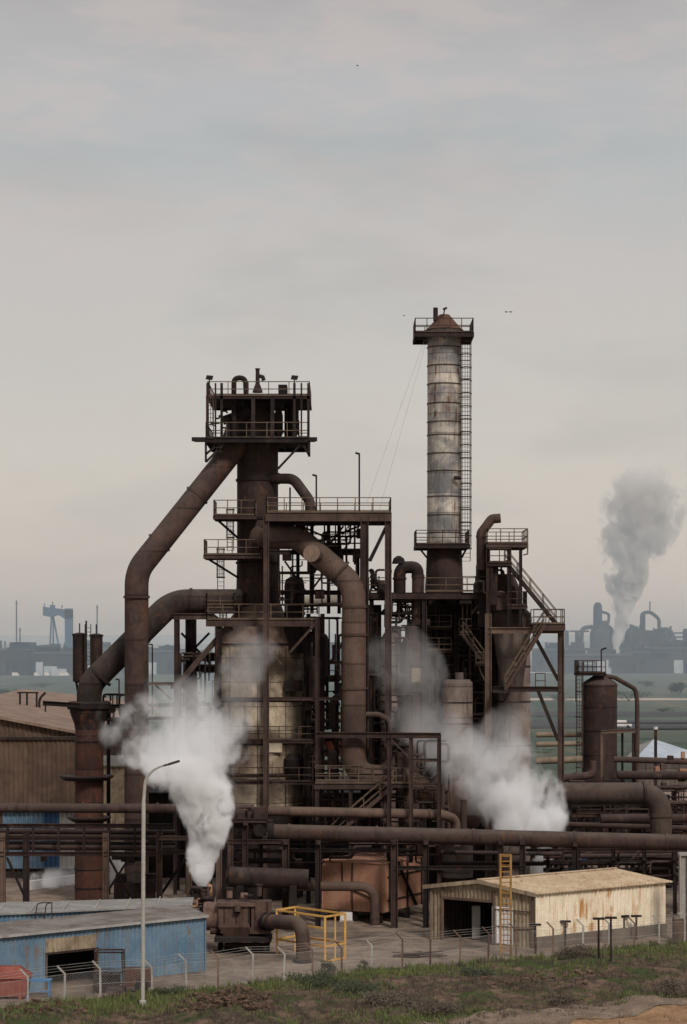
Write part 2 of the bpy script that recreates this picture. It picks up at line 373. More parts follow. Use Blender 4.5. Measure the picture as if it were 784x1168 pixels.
def leaf_mat(name, cols, trans=.2):
    mt = bpy.data.materials.new(name); t = nt(mt); n = N(t); p = n.pos()
    oi = n.n('ShaderNodeNewGeometry'); c = n.mix(n.ramp(n.noise(p, .55, 4), .35, .65), cols[0], cols[1])
    c = n.mix(n.math('MULTIPLY', oi.outputs['Random Per Island'], .7), c, cols[2])
    b = n.n('ShaderNodeBsdfPrincipled'); n.l(c, b.inputs['Base Color']); b.inputs['Roughness'].default_value = .8; b.inputs['Specular IOR Level'].default_value = .2
    tr = n.n('ShaderNodeBsdfTranslucent'); n.l(c, tr.inputs[0]); mx = n.n('ShaderNodeMixShader'); mx.inputs[0].default_value = trans
    n.l(b.outputs[0], mx.inputs[1]); n.l(tr.outputs[0], mx.inputs[2])
    o = n.n('ShaderNodeOutputMaterial'); n.l(mx.outputs[0], o.inputs[0]); return mt
GRASS = leaf_mat('grass_blade', ((.095,.138,.036), (.145,.180,.055), (.19,.17,.085)))
DRY = leaf_mat('dry_stem', ((.095,.075,.055), (.13,.105,.078), (.075,.055,.045)), .1)
BUSH = leaf_mat('bush_leaf', ((.040,.055,.028), (.065,.080,.042), (.085,.080,.055)))
def tuft(b, x, y, h, n, spread, lean=.35, w=.022):
    z = ground_h(x, y)-.03
    for _ in range(n):
        a = R.uniform(0, 6.283); q = R.uniform(0, spread); px, py = x+q*math.cos(a), y+q*math.sin(a)
        hh = h*R.uniform(.5, 1.15); ln = hh*lean*R.uniform(.1, 1.4); a2 = R.uniform(0, 6.283); ax, ay = math.cos(a2), math.sin(a2)
        ww = w*R.uniform(.7, 1.4); sx, sy = -ay*ww, ax*ww
        m = (px+ax*ln*.35, py+ay*ln*.35, z+hh*.6); e = (px+ax*ln, py+ay*ln, z+hh)
        b.add([(px-sx, py-sy, z), (px+sx, py+sy, z), (m[0]+sx*.8, m[1]+sy*.8, m[2]), (m[0]-sx*.8, m[1]-sy*.8, m[2]), e], [(0,1,2,3), (3,2,4)])
def density(x, y):   # 0..1 how grassy the bank is here
    n1 = mnoise.fractal(Vector((x*.13+4, y*.2, 1.7)), 1., 2., 4)
    return n1
gb, db = MB(), MB()
cnt = 0
while cnt < 19000:
    px, py = R.uniform(-40, 824), R.uniform(1078, 1180); g = G(px, py); d = fence_Y(g.x)-g.y
    if d < -.6: continue
    cnt += 1
    if px > 520 and py > 1166-(px-540)*.112 and R.random() < .93: continue
    # grass is thickest just in front of the fence, thin on the dark lower bank and beside the track
    n1 = density(g.x, g.y); near = math.exp(-((d-1.8)/1.9)**2) if px > 230 else math.exp(-((d-2.2)/3.)**2)
    if py > 1150+ (0 if px < 300 else 0) - max(0, (px-560)*.13) and px > 500: near *= .15
    if R.random() < -.06+1.0*near+.75*n1 and n1 > -.3: tuft(gb, g.x, g.y, R.uniform(.10,.32)*R.choice((1,1,1,1.7)), 7, .22)
    elif R.random() < .34+.3*mnoise.noise(Vector((g.x*.45,g.y*.6,5.))): tuft(db, g.x, g.y, R.uniform(.08,.3)*(2.2 if R.random() < .12 else 1), 7, .25, .6, .014)
for _ in range(420):   # weeds along the foot of the fence
    x = R.uniform(-19, 24); y = fence_Y(x)+R.uniform(-.5,.5); tuft(db if R.random()<.4 else gb, x, y, R.uniform(.15,.6), 9, .2, .4)
tag(gb.build('grass', GRASS), kind='stuff'); tag(db.build('dry_grass', DRY), kind='stuff')
# low bushes on the bank
def bush(px, py, w, h, mat, label):
    g = G(px, py); t = thing('bush', label, 'bush', 'low bushes on the bank'); b = MB(); z0 = ground_h(g.x, g.y); st = MB()
    for i in range(9):
        a = R.uniform(0, 6.28); q = R.uniform(.2,.8); st.tube([(g.x, g.y, z0-.1), (g.x+math.cos(a)*w*.3*q, g.y+math.sin(a)*w*.3*q, z0+h*.5), (g.x+math.cos(a)*w*.5*q, g.y+math.sin(a)*w*.5*q, z0+h*R.uniform(.6,1))], .012, 5)
    st.build('stem', DRY, t)
    cl = [(R.gauss(0,.3), R.gauss(0,.3), R.uniform(.15,.8)) for _ in range(13)]
    for i in range(int(800*w*h)):
        c = R.choice(cl); s = R.uniform(.025,.06)
        p = Vector((g.x+(c[0]+R.gauss(0,.13))*w, g.y+(c[1]+R.gauss(0,.13))*w, max(z0, z0+(c[2]+R.gauss(0,.12))*h)))
        u = Vector((R.gauss(0,1), R.gauss(0,1), R.gauss(0,1))).normalized(); v = u.orthogonal()
        b.add([p-u*s*1.6, p+v*s*.6, p+u*s*1.6, p-v*s*.6], [(0,1,2,3)])
    b.build('foliage', mat, t)
bush(372,1127,2.6,.75,BUSH,'broad grey-green bush on the bank below the yellow cage')
bush(410,1132,2.2,.7,BUSH,'grey-green bush just right of the broad bush under the yellow cage')
bush(452,1150,3.0,.8,DRY,'large dry brown bush low on the bank left of the track')
bush(500,1158,2.2,.7,DRY,'dry brown bush beside the start of the dirt track')
bush(663,1098,1.9,.95,DRY,'tall grey dead bush in front of the cream shed wall')
bush(762,1130,1.8,.8,DRY,'dead grey bush at the far right end of the bank')
bush(640,1146,1.5,.6,DRY,'small dry bush above the middle of the dirt track')
bush(375,1108,.7,.75,BUSH,'small dark weed clump at the foot of the fence near the yellow cage')
bush(417,1105,.6,.6,BUSH,'smallest dark weed clump at the fence below the orange container')
bush(545,1118,1.6,.6,BUSH,'green bush on the bank below the yellow ladder')
bush(190,1140,1.4,.5,BUSH,'green weedy bush right of the lamp post foot')
# heap of broken brown rubble and bark
def rubble(name, pxs, n, label_mat):
    b = MB()
    for _ in range(n):
        px, py = R.uniform(*pxs[0]), R.uniform(*pxs[1]); g = G(px, py); hh = .45*math.exp(-((px-sum(pxs[0])/2)/((pxs[0][1]-pxs[0][0])*.38))**2)
        c = Vector((g.x, g.y, ground_h(g.x, g.y)+R.uniform(-.05, hh))); s = R.choice((.03,.04,.05,.07,.1,.15))*R.uniform(.8,1.2)
        q = [Vector((sx*R.uniform(.5,1.6), sy*R.uniform(.4,1), sz*R.uniform(.3,.7)))*s for sz in (-1,1) for sx, sy in ((-1,-1),(1,-1),(1,1),(-1,1))]
        rot = Matrix.Rotation(R.uniform(0,6.28), 3, 'Z') @ Matrix.Rotation(R.uniform(-.5,.5), 3, 'X')
        b.hexa([c+rot@v for v in q])
    return tag(b.build(name, label_mat), kind='stuff')
SOILR = soil('broken_soil', (.075,.048,.036), (.15,.10,.07), 2)
rubble('rubble', ((205,315),(1138,1158)), 620, SOILR)
rubble('rubble', ((540,720),(1116,1132)), 150, SOILR)
rubble('rubble', ((-10,110),(1152,1170)), 220, SOILR)

# ------------------------------------------------------------------ fence, lamp, markers
fence = thing('perimeter_fence', 'chain-link fence on cranked concrete-grey posts running across the foreground', 'fence')
posts = [(32,1151),(74,1145),(115,1140),(174,1137),(213,1130),(249,1128),(288,1121),(324,1120),(357,1116),(390,1114),(424,1111),(459,1103),(491,1104),(525,1100),(557,1097),(589,1092),(631,1090),(665,1086),(695,1085),(724,1084),(752,1081),(781,1079)]
PP = [G(*p) for p in posts]; PP = [G(-12,1158)]+PP+[G(815,1076)]
for i, p in enumerate(PP):
    h = 1.75+R.uniform(-.08,.1); tl = R.uniform(-.05,.05); z = ground_h(p.x, p.y)-.2; top = Vector((p.x+tl, p.y, h))
    b = MB(); b.bar((p.x, p.y, z), top, .11, .11); b.bar(top-Vector((0,0,.03)), top+Vector((-.43, -.05, .42)), .09, .09)
    b.build('fence_post', R.choice((GALV, GALV, FRAMEL)), fence)
for i, (a, c) in enumerate(zip(PP, PP[1:])):
    b = MB(); up = Vector((0,0,1)); L = (c-a).length
    for h in (.1, .9, 1.65): b.bar(a+up*h, c+up*h, .016)
    for q in (.14, .28, .42): b.bar(a+up*(1.7+q)-Vector((q,0,0)), c+up*(1.7+q)-Vector((q,0,0)), .012)
    st = .16; k = int(L/st); hh = 1.55
    for j in range(-int(hh/st), k):
        for sgn in (1, -1):
            s0, s1 = j*st, j*st+hh; z0, z1 = (.1, .1+hh) if sgn > 0 else (.1+hh, .1)
            t0, t1 = max(0, -s0/hh), min(1, (L-s0)/hh)
            if t1 <= t0: continue
            f = lambda t: a.lerp(c, (s0+hh*t)/L)+up*(z0+(z1-z0)*t)
            b.bar(f(t0), f(t1), .006)
    b.build('wire_mesh', GALV, fence)
lp = thing('street_lamp', 'tall pale street lamp with curved arm in front of the blue shed', 'street lamp'); g = G(163,1149); Yl = g.y
MB().lathe((g.x, g.y), [(.2,-.1),(.2,.35),(.17,.4)], 16).build('base', LAMPP, lp)
MB().tube([(g.x, g.y, .2), W(164,915,Yl), W(166,888,Yl), W(176,877,Yl), W(190,872,Yl)], [.115,.055], 12, 1.6).build('pole', LAMPP, lp)
hd = MB(); a, b_ = W(187,873.5,Yl), W(205,868,Yl); hd.bar(a, a.lerp(b_,.45), .12, .1); hd.bar(a.lerp(b_,.3), b_, .26, .13); hd.build('lamp_head', RAILD, lp)
for px, y0, y1, lb in ((611,1056,1088,'short'),(645,1052,1079,'shorter'),(683,1049,1101,'tall'),(697,1048,1106,'tallest'),(712,1046,1071,'small'),(726,1046,1072,'small')):
    g = G(px, y1); t = thing('marker_post', {611:'short rusty T-headed post at the corner of the cream shed',645:'rusty T-headed post before the left half of the cream shed wall',683:'tall rusty T-headed post standing in front of the fence, left of its pair',697:'tall rusty T-headed post standing in front of the fence, right of its pair',712:'rusty T-headed post near the right part of the cream wall, left of two',726:'rusty T-headed post near the right part of the cream wall, right of two'}[px], 'post', 'rusty T-headed posts by the cream shed')
    tp = W(px, y0, g.y); z0 = min(0, ground_h(g.x, g.y))-.1
    MB().bar((g.x, g.y, z0), tp, .12).build('post_shaft', RUST, t); MB().box(tp.x-.36, tp.x+.36, tp.y-.12, tp.y+.12, tp.z, tp.z+.13).build('cross_head', RUSTD, t)

# ------------------------------------------------------------------ foreground sheds
def quad_roof(name, pts, mat, t, th=.09, corr=None, axis=0):
    a, b, c, d = [Vector(p) for p in pts]   # a->b eave, d->c upper edge
    q = MB(); n = max(2, int((b-a).length/.28*4)) if corr else 1
    vs = []; dz = Vector((0,0,th))
    for i in range(n+1):
        w = i/n; off = Vector((0,0,(.028*math.sin(i*math.pi/2+.8) if corr else 0)))
        e, u = a.lerp(b, w)+off, d.lerp(c, w)+off; vs += [e, u, e-dz, u-dz]
    fs = []
    for i in range(n):
        o = i*4; fs += [(o, o+4, o+5, o+1), (o+2, o+3, o+7, o+6), (o, o+2, o+6, o+4), (o+1, o+5, o+7, o+3)]
    fs += [(0,1,3,2), (n*4, n*4+2, n*4+3, n*4+1)]
    return q.add(vs, fs).build(name, mat, t)
# blue shed
bs = thing('blue_shed', 'low blue corrugated shed with a flat grey roof and a dark open bay', 'shed')
A0, B0 = Vector((-24.5,116.2,0)), Vector((-8.5,129.2,0)); u = (B0-A0).normalized(); nrm = Vector((u.y,-u.x,0))
def onw(px):   # the point of the front wall seen in column px
    k = (px-CX)/F; s = (k*A0.y-A0.x)/(u.x-k*u.y); return A0+u*s
hw = 3.35
d0, d1 = onw(52), onw(112)     # open bay
for a, b, lo in ((A0, d0, .0), (d0, d1, 2.1), (d1, B0, .0)): MB().corrug(a, b, lo+.02, lo+.02, hw, hw).build('wall', BLUEC, bs)
MB().corrug(d0-nrm*-.03, onw(110)-nrm*-.03, 2.12, 2.12, 2.95, 2.95).build('rusty_panel', BEIGED, bs)
back = Vector((-.30,1,0)).normalized()*6.2
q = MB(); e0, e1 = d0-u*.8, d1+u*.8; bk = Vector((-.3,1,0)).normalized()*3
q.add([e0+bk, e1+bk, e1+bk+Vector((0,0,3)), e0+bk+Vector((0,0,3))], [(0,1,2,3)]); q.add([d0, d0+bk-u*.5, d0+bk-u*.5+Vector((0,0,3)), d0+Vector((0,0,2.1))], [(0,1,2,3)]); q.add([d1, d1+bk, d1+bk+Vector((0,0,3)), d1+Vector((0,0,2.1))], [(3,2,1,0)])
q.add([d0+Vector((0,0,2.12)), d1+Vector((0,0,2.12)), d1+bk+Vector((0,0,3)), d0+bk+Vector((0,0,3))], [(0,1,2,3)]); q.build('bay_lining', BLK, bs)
MB().corrug(B0, B0+back, .02,.02, hw, hw-.1).build('wall', BLUEC, bs); MB().corrug(A0+back, A0, .02,.02, hw-.1, hw).build('wall', BLUEC, bs)
MB().corrug(B0+back, A0+back, .02,.02, hw-.1, hw-.1).build('wall', BLUEC, bs)
o = -u*.25-back.normalized()*.25; ov = u*.2-back.normalized()*.25; up = lambda z: Vector((0,0,z))
quad_roof('roof', [A0+o+up(hw+.08), B0+ov+up(hw+.08), B0+u*.2+back+up(hw-.02), A0+back-u*.25+up(hw-.02)], GREYRF, bs)
MB().bar(A0-back.normalized()*.28+up(hw+.03), B0+u*.2-back.normalized()*.28+up(hw+.03), .06, .14).build('eave_trim', GALV, bs)
MB().bar(B0+up(0)+nrm*.04, B0+up(hw)+nrm*.04, .09).build('corner_trim', BLUEC, bs)
MB().bar(d1-u*.05+nrm*.04, d1-u*.05+up(2.15)+nrm*.04, .12).build('bay_post', FRAMEL, bs); MB().bar(d0+u*.05+nrm*.04, d0+u*.05+up(2.15)+nrm*.04, .12).build('bay_post', FRAMEL, bs)
MB().bar(d0+up(2.1)+nrm*.05, d1+up(2.1)+nrm*.05, .12).build('bay_lintel', FRAME, bs)
# second shed behind
rs = thing('rear_shed', 'pale grey roofed blue shed directly behind the front blue shed', 'shed')
C0, C1 = A0+back+Vector((-.2,1.0,0)), B0+back+Vector((.25,.35,0)); bk2 = Vector((-.05,1,0))*8
zl, zr = 3.95, 3.25
MB().corrug(C0, C1, .02, .02, zl, zr).build('wall', BLUEC, rs)
MB().corrug(C1, C1+bk2, .02, .02, zr, zr-.2).build('wall', BLUEC, rs)
quad_roof('roof', [C0+Vector((-.3,-.3,zl+.06)), C1+Vector((.3,-.3,zr+.06)), C1+bk2*.55+Vector((.3,0,zr+.0)), C0+bk2*.75+Vector((-.3,0,zl+.1))], PALERF, rs)
for k in range(1, 9):
    a = C0.lerp(C1, k/9); b = a+bk2*.6; MB().bar(a+up(zl+(zr-zl)*k/9+.09), b+up(zl+(zr-zl)*k/9+.07), .07, .05).build('roof_seam', GALV, rs)
# hooped pipe handrail on the front shed roof
hp = thing('roof_hoop', 'thin dark hooped access rail standing on the blue shed roof', 'handrail')
c0 = C0.lerp(C1, .47)-Vector((0,.9,0)); z = hw
hb = MB()
for k in (0, .55): hb.tube([c0+Vector((k,0,z)), c0+Vector((k+.1,0,z+.9)), c0+Vector((k+.45,0,z+1.0))], .035, 8, .25)
hb.bar(c0+Vector((.3,0,z+.97)), c0+Vector((1.0,0,z+1.0)), .06); hb.bar(c0+Vector((1.0,0,z)), c0+Vector((1.0,0,z+1.0)), .06)
hb.build('rail_tube', RAILD, hp)
# cream shed
cs = thing('cream_shed', 'cream corrugated shed with rust-stained walls and shallow tan gable roof', 'shed')
P0, P1, P2 = Vector((12.66,138.7,0)), Vector((22.3,145.6,0)), Vector((5.9,143.2,0)); P3 = P1+P2-P0; eh = 3.68; rh = 4.3
mg, mb_ = (P0+P2)/2, (P1+P3)/2
dd = (P1-P0).normalized(); gn = (P2-P0).normalized()
MB().corrug(P0, P1, .75, .75, eh, eh, .34, .04).build('wall', BEIGE, cs)
MB().bar(P0+up(.37), P1+up(.37), .34, .78, up=(0,0,1)).build('plinth', PLIN, cs)
MB().corrug(P1, P3, 0, 0, eh, eh, .34).build('wall', BEIGE, cs); MB().corrug(P3, P2, 0, 0, eh, eh, .34).build('wall', RUSTD, cs)  # rear wall coloured dark to paint the shade seen through the opening
def gp(s): return P2.lerp(P0, s)
gw = lambda s: eh+(rh-eh)*(1-abs(s-.5)*2)
segs = [(0,.13,0), (.13,.62,2.9), (.62,1,0)]
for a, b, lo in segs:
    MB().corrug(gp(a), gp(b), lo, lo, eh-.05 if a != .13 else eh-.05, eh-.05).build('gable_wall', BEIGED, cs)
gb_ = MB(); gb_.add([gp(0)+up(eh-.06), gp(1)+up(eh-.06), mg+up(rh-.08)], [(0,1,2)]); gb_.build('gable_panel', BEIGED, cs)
MB().corrug(gp(.60)+Vector((-.05,-.08,0)), gp(.80)+Vector((-.05,-.08,0)), .15, .15, 2.6, 2.6).build('sliding_door', WHITE, cs)
iv = MB(); e0, e1 = gp(.1), gp(.7); iv.add([e0+dd*5, e1+dd*5, e1+dd*5+up(3.4), e0+dd*5+up(3.4)], [(0,1,2,3)]); iv.add([gp(.62)+dd*.1, gp(.62)+dd*5, gp(.62)+dd*5+up(3.4), gp(.62)+dd*.1+up(3.4)],[(0,1,2,3)]); iv.build('interior_shade_wall', RUSTD, cs)  # inner walls in dark colour, standing in for the shade inside
MB().box(*sorted((gp(.42).x, gp(.5).x)), gp(.45).y+1.6, gp(.45).y+2.2, .1, 2.3).build('inner_cabinet', GALV, cs)
ex = .3
E = [P0-dd*ex-gn*.3, P1+dd*ex-gn*.3, P3+dd*ex+gn*.3, P2-dd*ex+gn*.3]; r0, r1 = mg-dd*ex, mb_+dd*ex
quad_roof('roof_sheet', [E[0]+up(eh-.02), E[1]+up(eh-.02), r1+up(rh), r0+up(rh)], TANRF, cs, .06, True)
quad_roof('roof_sheet', [E[2]+up(eh-.02), E[3]+up(eh-.02), r0+up(rh), r1+up(rh)], TANRF, cs, .06, True)
MB().bar(r0+up(rh+.04), r1+up(rh+.04), .4, .05).build('ridge_cap', TANRF, cs)
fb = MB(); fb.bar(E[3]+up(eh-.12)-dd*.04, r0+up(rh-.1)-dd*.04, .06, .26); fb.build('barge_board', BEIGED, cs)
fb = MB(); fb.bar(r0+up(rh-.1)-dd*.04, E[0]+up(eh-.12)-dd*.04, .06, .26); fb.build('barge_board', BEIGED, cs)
for s in (.02,.13,.62,.98): MB().bar(gp(s)-dd*.08, gp(s)-dd*.08+up(eh-.08), .16).build('gable_post', FRAMEL, cs)
MB().bar(gp(.13)+up(2.9)-dd*.08, gp(.62)+up(2.9)-dd*.08, .16).build('lintel', FRAMEL, cs)
for s0, zz in ((.83,1.3),(.83,2.4)): MB().bar(gp(.62)+up(zz)-dd*.12, gp(.98)+up(zz)-dd*.12, .07).build('gable_rail', FRAMEL, cs)
# yellow ladder against the gable
yl = thing('yellow_ladder', 'tall yellow caged steel ladder standing at the gable of the cream shed', 'ladder'); g = G(577,1090)
tp = W(577,975,g.y).z; q = MB()
for k in (-.33,.33): q.bar((g.x+k, g.y, 0), (g.x+k, g.y, tp), .13, .13)
q.build('side_rail', LADY, yl); q = MB(); z = .3
while z < tp: q.bar((g.x-.33, g.y, z), (g.x+.33, g.y, z), .06); z += .34
q.build('rung', LADY, yl); q = MB()
for k in (-.33,.33): q.bar((g.x+k, g.y+.55, tp*.45), (g.x+k, g.y+.55, tp), .07)
for zz in (.5,.63,.76,.89,.995):
    for k in (-.33,.33): q.bar((g.x+k, g.y, tp*zz), (g.x+k, g.y+.55, tp*zz), .06)
    q.bar((g.x-.33, g.y+.55, tp*zz), (g.x+.33, g.y+.55, tp*zz), .06)
q.build('back_cage', LADY, yl)
# yellow pipe cage
yc = thing('yellow_cage', 'yellow tubular steel guard cage just behind the thick bent outlet pipe', 'guard cage')
c4 = [G(316,1089), G(371,1098), G(394,1094), G(337,1085)]; hs = 2.95
for p in c4: MB().bar(p, p+up(hs), .13).build('upright', YELL, yc)
for i in range(4):
    for z in (hs-.06, hs*.73 if i in (0,3) else 1.02, 1.0 if i != 1 else .08):
        MB().bar(c4[i]+up(z), c4[(i+1)%4]+up(z), .11).build('cross_bar', YELL, yc)
for f in (.45,): p = c4[0].lerp(c4[1], f); MB().bar(p+up(hs), p, .1).build('upright', YELL, yc)
p = c4[1].lerp(c4[2], .5); MB().bar(p+up(hs), p+up(.05), .1).build('upright', YELL, yc)
# red skip, blue bench frame, rusty truck frame
sk = thing('skip', 'faded red metal skip standing at the left edge beside the blue shed', 'skip'); g = G(4,1141)
def fr(cx, cy, w, d, z0, z1, t=.12): return [(cx-w/2+t, cy-d/2+t, z0),(cx+w/2-t, cy-d/2+t, z0),(cx+w/2-t, cy+d/2-t, z0),(cx-w/2+t, cy+d/2-t, z0),(cx-w/2, cy-d/2, z1),(cx+w/2, cy-d/2, z1),(cx+w/2, cy+d/2, z1),(cx-w/2, cy+d/2, z1)]
MB().hexa(fr(g.x, g.y+1.1, 2.6, 1.8, .15, 1.15)).build('body', REDP, sk)
MB().hexa([(g.x-1.4, g.y+.1, 1.18),(g.x+1.4, g.y+.1, 1.18),(g.x+1.4, g.y+2.1, 1.18),(g.x-1.4, g.y+2.1, 1.18),(g.x-1.1, g.y+.9, 1.75),(g.x+.75, g.y+.9, 1.75),(g.x+.75, g.y+1.5, 1.75),(g.x-1.1, g.y+1.5, 1.75)]).build('lid', REDP, sk)
for k in (-.9,.9): MB().box(g.x+k-.08, g.x+k+.08, g.y+.15, g.y+.3, 0, 1.1).build('rib', REDP, sk)
for k in (-1,-.3,.3,1): MB().box(g.x+k-.1, g.x+k+.1, g.y+.3, g.y+1.9, 0, .16).build('skid', RUSTD, sk)
bf = thing('blue_bench', 'low blue tubular bench frame beside the red skip', 'bench'); g = G(43,1138)
for kx in (-.65,.65):
    for ky in (0,.6): MB().bar((g.x+kx, g.y+ky, 0), (g.x+kx, g.y+ky, .95), .09).build('leg', BLUEP, bf)
MB().box(g.x-.75, g.x+.75, g.y-.08, g.y+.68, .93, 1.0).build('seat', BLUEP, bf); MB().bar((g.x-.65,g.y,.35),(g.x+.65,g.y,.35),.07).build('stretcher', BLUEP, bf)
tf = thing('scrap_frame', 'rusty open vehicle cab frame dumped at the mouth of the blue shed bay', 'scrap'); g = G(124,1133)
def tb(a, b, w=.09, nm='frame_tube'): MB().bar(Vector((g.x,g.y,0))+Vector(a), Vector((g.x,g.y,0))+Vector(b), w).build(nm, RUSTM, tf)
for x in (-.85,.85):
    for y in (0,1.1): tb((x,y,0),(x*.9,y,2.35))
for y in (0,1.1): tb((-.8,y,2.35),(.8,y,2.35)); tb((-.85,y,1.2),(.85,y,1.2)); tb((-.85,y,.4),(.85,y,.4))
for x in (-.8,.8): tb((x,0,2.35),(x,1.1,2.35)); tb((x,0,1.2),(x,1.1,1.2))
MB().box(g.x+.9, g.x+2.4, g.y+.1, g.y+1.1, .35, 1.35).build('engine_box', RUSTR, tf); tb((-.85,0,.4),(.2,0,1.2)); MB().box(g.x-.7,g.x+.6,g.y+.3,g.y+.9,.4,1.0).build('seat', RUSTD, tf)
for x in (-.5, 1.9): MB().tube([(g.x+x, g.y+.02, .42), (g.x+x, g.y+.24, .42)], .42, 20).build('wheel', RUSTD, tf)
# ------------------------------------------------------------------ blast furnace
YF = 168
bf_ = thing('blast_furnace', 'tall rusty blast furnace with narrow shaft above a wide tan plated body', 'blast furnace')
shell(bf_, 'shaft', 294, YF, [(25,700),(23.5,640),(23.5,503)], RUST)
shell(bf_, 'cone', 296, YF, [(51,733),(48,727),(40,714),(28,698),(25,690)], CONEM)
shell(bf_, 'body', 296, YF, [(49,922),(51,880),(51,733)], GOLD)
shell(bf_, 'hearth', 296, YF, [(50,1024),(47,922)], RUSTD)
for y in (735,797,846,881,918): hoop(bf_, 296, YF, 51, y, .22, 'hoop', RUST, .09)
for y in (548,592,642): hoop(bf_, 294, YF, 23.5, y, .18, 'hoop', RUSTD, .1)
for i in range(0,9,2):     # vertical buckstays on the body
    a = -math.pi*(.08+.84*i/8); c = W(296,736,YF); r = m_(51,YF)
    p = Vector((c.x+r*math.cos(a), c.y+r*math.sin(a), 0)); MB().bar(p+Vector((0,0,W(0,918,YF).z)), p+Vector((0,0,W(0,738,YF).z)), .05).build('stave_seam', RUST, bf_)
def panel(t, x0, x1, y0, y1, Y, mat, name='panel', d=.12):
    a, b = W(x0,y1,Y), W(x1,y0,Y); return MB().box(a.x, b.x, Y-d, Y, a.z, b.z).build(name, mat, t)
panel(bf_, 307,322,842,858,YF-3.45,BEIGE,'access_door',.1); panel(bf_, 325,345,776,788,YF-2.6,RUSTD,'vent_housing',.9); shell(bf_, 'nozzle', 336, YF-2.9, [(9,882),(12,876),(12,866),(6,860)], RUSTD, 16)
# head of the shaft: hopper, valves, uptakes
shell(bf_, 'bell_hopper', 294, YF, [(23.5,503),(26,494),(25,480),(18,468),(15,458),(15,452)], RUSTD)
for x, r in ((273,9),(318,5)): shell(bf_, 'equalising_vessel', x, YF-1.2, [(r*.4,503),(r,494),(r,474),(r*.6,466),(r*.3,462)], RUSTD, 20)
MB().tube([W(262,502,YF-2), W(268,480,YF-2), W(285,468,YF-2)], [m_(9,YF),m_(6,YF)], 14).build('uptake', RUSTD, bf_)
MB().tube([W(254,480,YF-2.2), W(276,472,YF-2.2)], m_(5,YF), 14).build('valve_chute', RUSTD, bf_)
MB().tube([W(318,488,YF-1), W(300,470,YF-1)], m_(6,YF), 14).build('valve_chute', RUSTD, bf_)
MB().tube([W(329,500,YF), W(329,470,YF), W(329,462,YF)], m_(4.6,YF), 14).build('bleeder_pipe', RUSTD, bf_)
shell(bf_, 'bleeder_valve', 335, YF-.6, [(3,500),(6,492),(6,468),(4,461),(1,459)], RUSTD, 16)
# goose-necked vent pipes above the head
gv = pipe('gooseneck_vent', 'dark goosenecked vent pipe rising through the furnace top platform', [(267,500,YF-2.8),(267,431,YF-2.8),(280,431,YF-2.8),(281,452,YF-2.8)], 3, 2.6, RUSTD, cat='vent pipe', seg=12)
sv = thing('beaked_vent', 'upright vent with sideways beak on the highest deck of the furnace', 'vent pipe')
MB().lathe(W(294,452,YF-2.5)[:2], [(m_(r,YF), W(0,y,YF).z) for r, y in ((6,452),(4,446),(2.4,442),(2.2,427),(3,425))], 14).build('stem', RUSTD, sv); a = W(293,428,YF-2.5); MB().tube([a, W(300,430,YF-2.5), W(301,434,YF-2.5)], .17, 10).build('beak', RUSTD, sv)
for px, lb in ((239,'small floodlight at the left corner of the furnace top deck'),(336,'small floodlight on the right side of the furnace top deck')):
    t = thing('floodlight', lb, 'floodlight', 'floodlights on the furnace top'); Yq = YF-3.6
    MB().bar(W(px,456,Yq), W(px,431,Yq), .09).build('pole', RUSTD, t); MB().hexa([Vector(v)+W(px,431,Yq) for v in ((-.28,-.2,-.1),(.22,-.2,-.15),(.22,.2,-.15),(-.28,.2,-.1),(-.2,-.15,.2),(.3,-.15,.15),(.3,.15,.15),(-.2,.15,.2))]).build('lamp_head', BLK, t)
tp = thing('top_platform', 'square two-deck railed platform round the head of the furnace', 'platform')
deck(tp, 234,352,500,YF,8.4,.32,1.25,RUSTD,RAIL); z2 = deck(tp, 236,354,452,YF,8.2,.2,1.15,RUSTD,RAIL)
for x in (220,): MB().bar(W(219,501,YF-4), W(362,501,YF-4), .34, .3).build('outrigger_beam', RUSTD, tp); MB().bar(W(222,502,YF+4), W(360,502,YF+4), .3, .3).build('outrigger_beam', RUSTD, tp)
for x in (237,246,253,336,344,352):
    for yy in (-4, 4): MB().bar(W(x,500,YF+yy), W(x,437,YF+yy), .13 if x in (246,344) else .2).build('post', RUSTD, tp)
for x in (289,311): MB().bar(W(x,500,YF-4), W(x,454,YF-4), .3).build('post', RUSTD, tp)
for p, q in (((345,505),(317,535)),((345,505),(353,520)),((353,500),(353,521)),((235,500),(235,527)),((235,527),(258,504)),((235,518),(250,506)),((243,503),(252,516))):
    for yy in (-3.9, 3.9): MB().bar(W(*p,YF+yy), W(*q,YF+yy), .17).build('knee_brace', RUSTD, tp)
ladder(tp, 240, 452, 500, YF-4.3, .5, True); lt = MB(); lt.box(W(318,0,YF).x, W(328,0,YF).x, YF-1, YF+1, z2, z2+1.3); lt.build('control_cabinet', RUSTD, tp)
for i in range(26):
    x = R.uniform(250,344); y0, y1 = R.uniform(465,498), R.uniform(465,500); MB().tube([W(x,y0,YF-1.5), W(x,y1,YF-1.5), W(x+R.uniform(-14,14),y1,YF-1.5)], .07, 8, .2).build('conduit', RUSTD, tp)
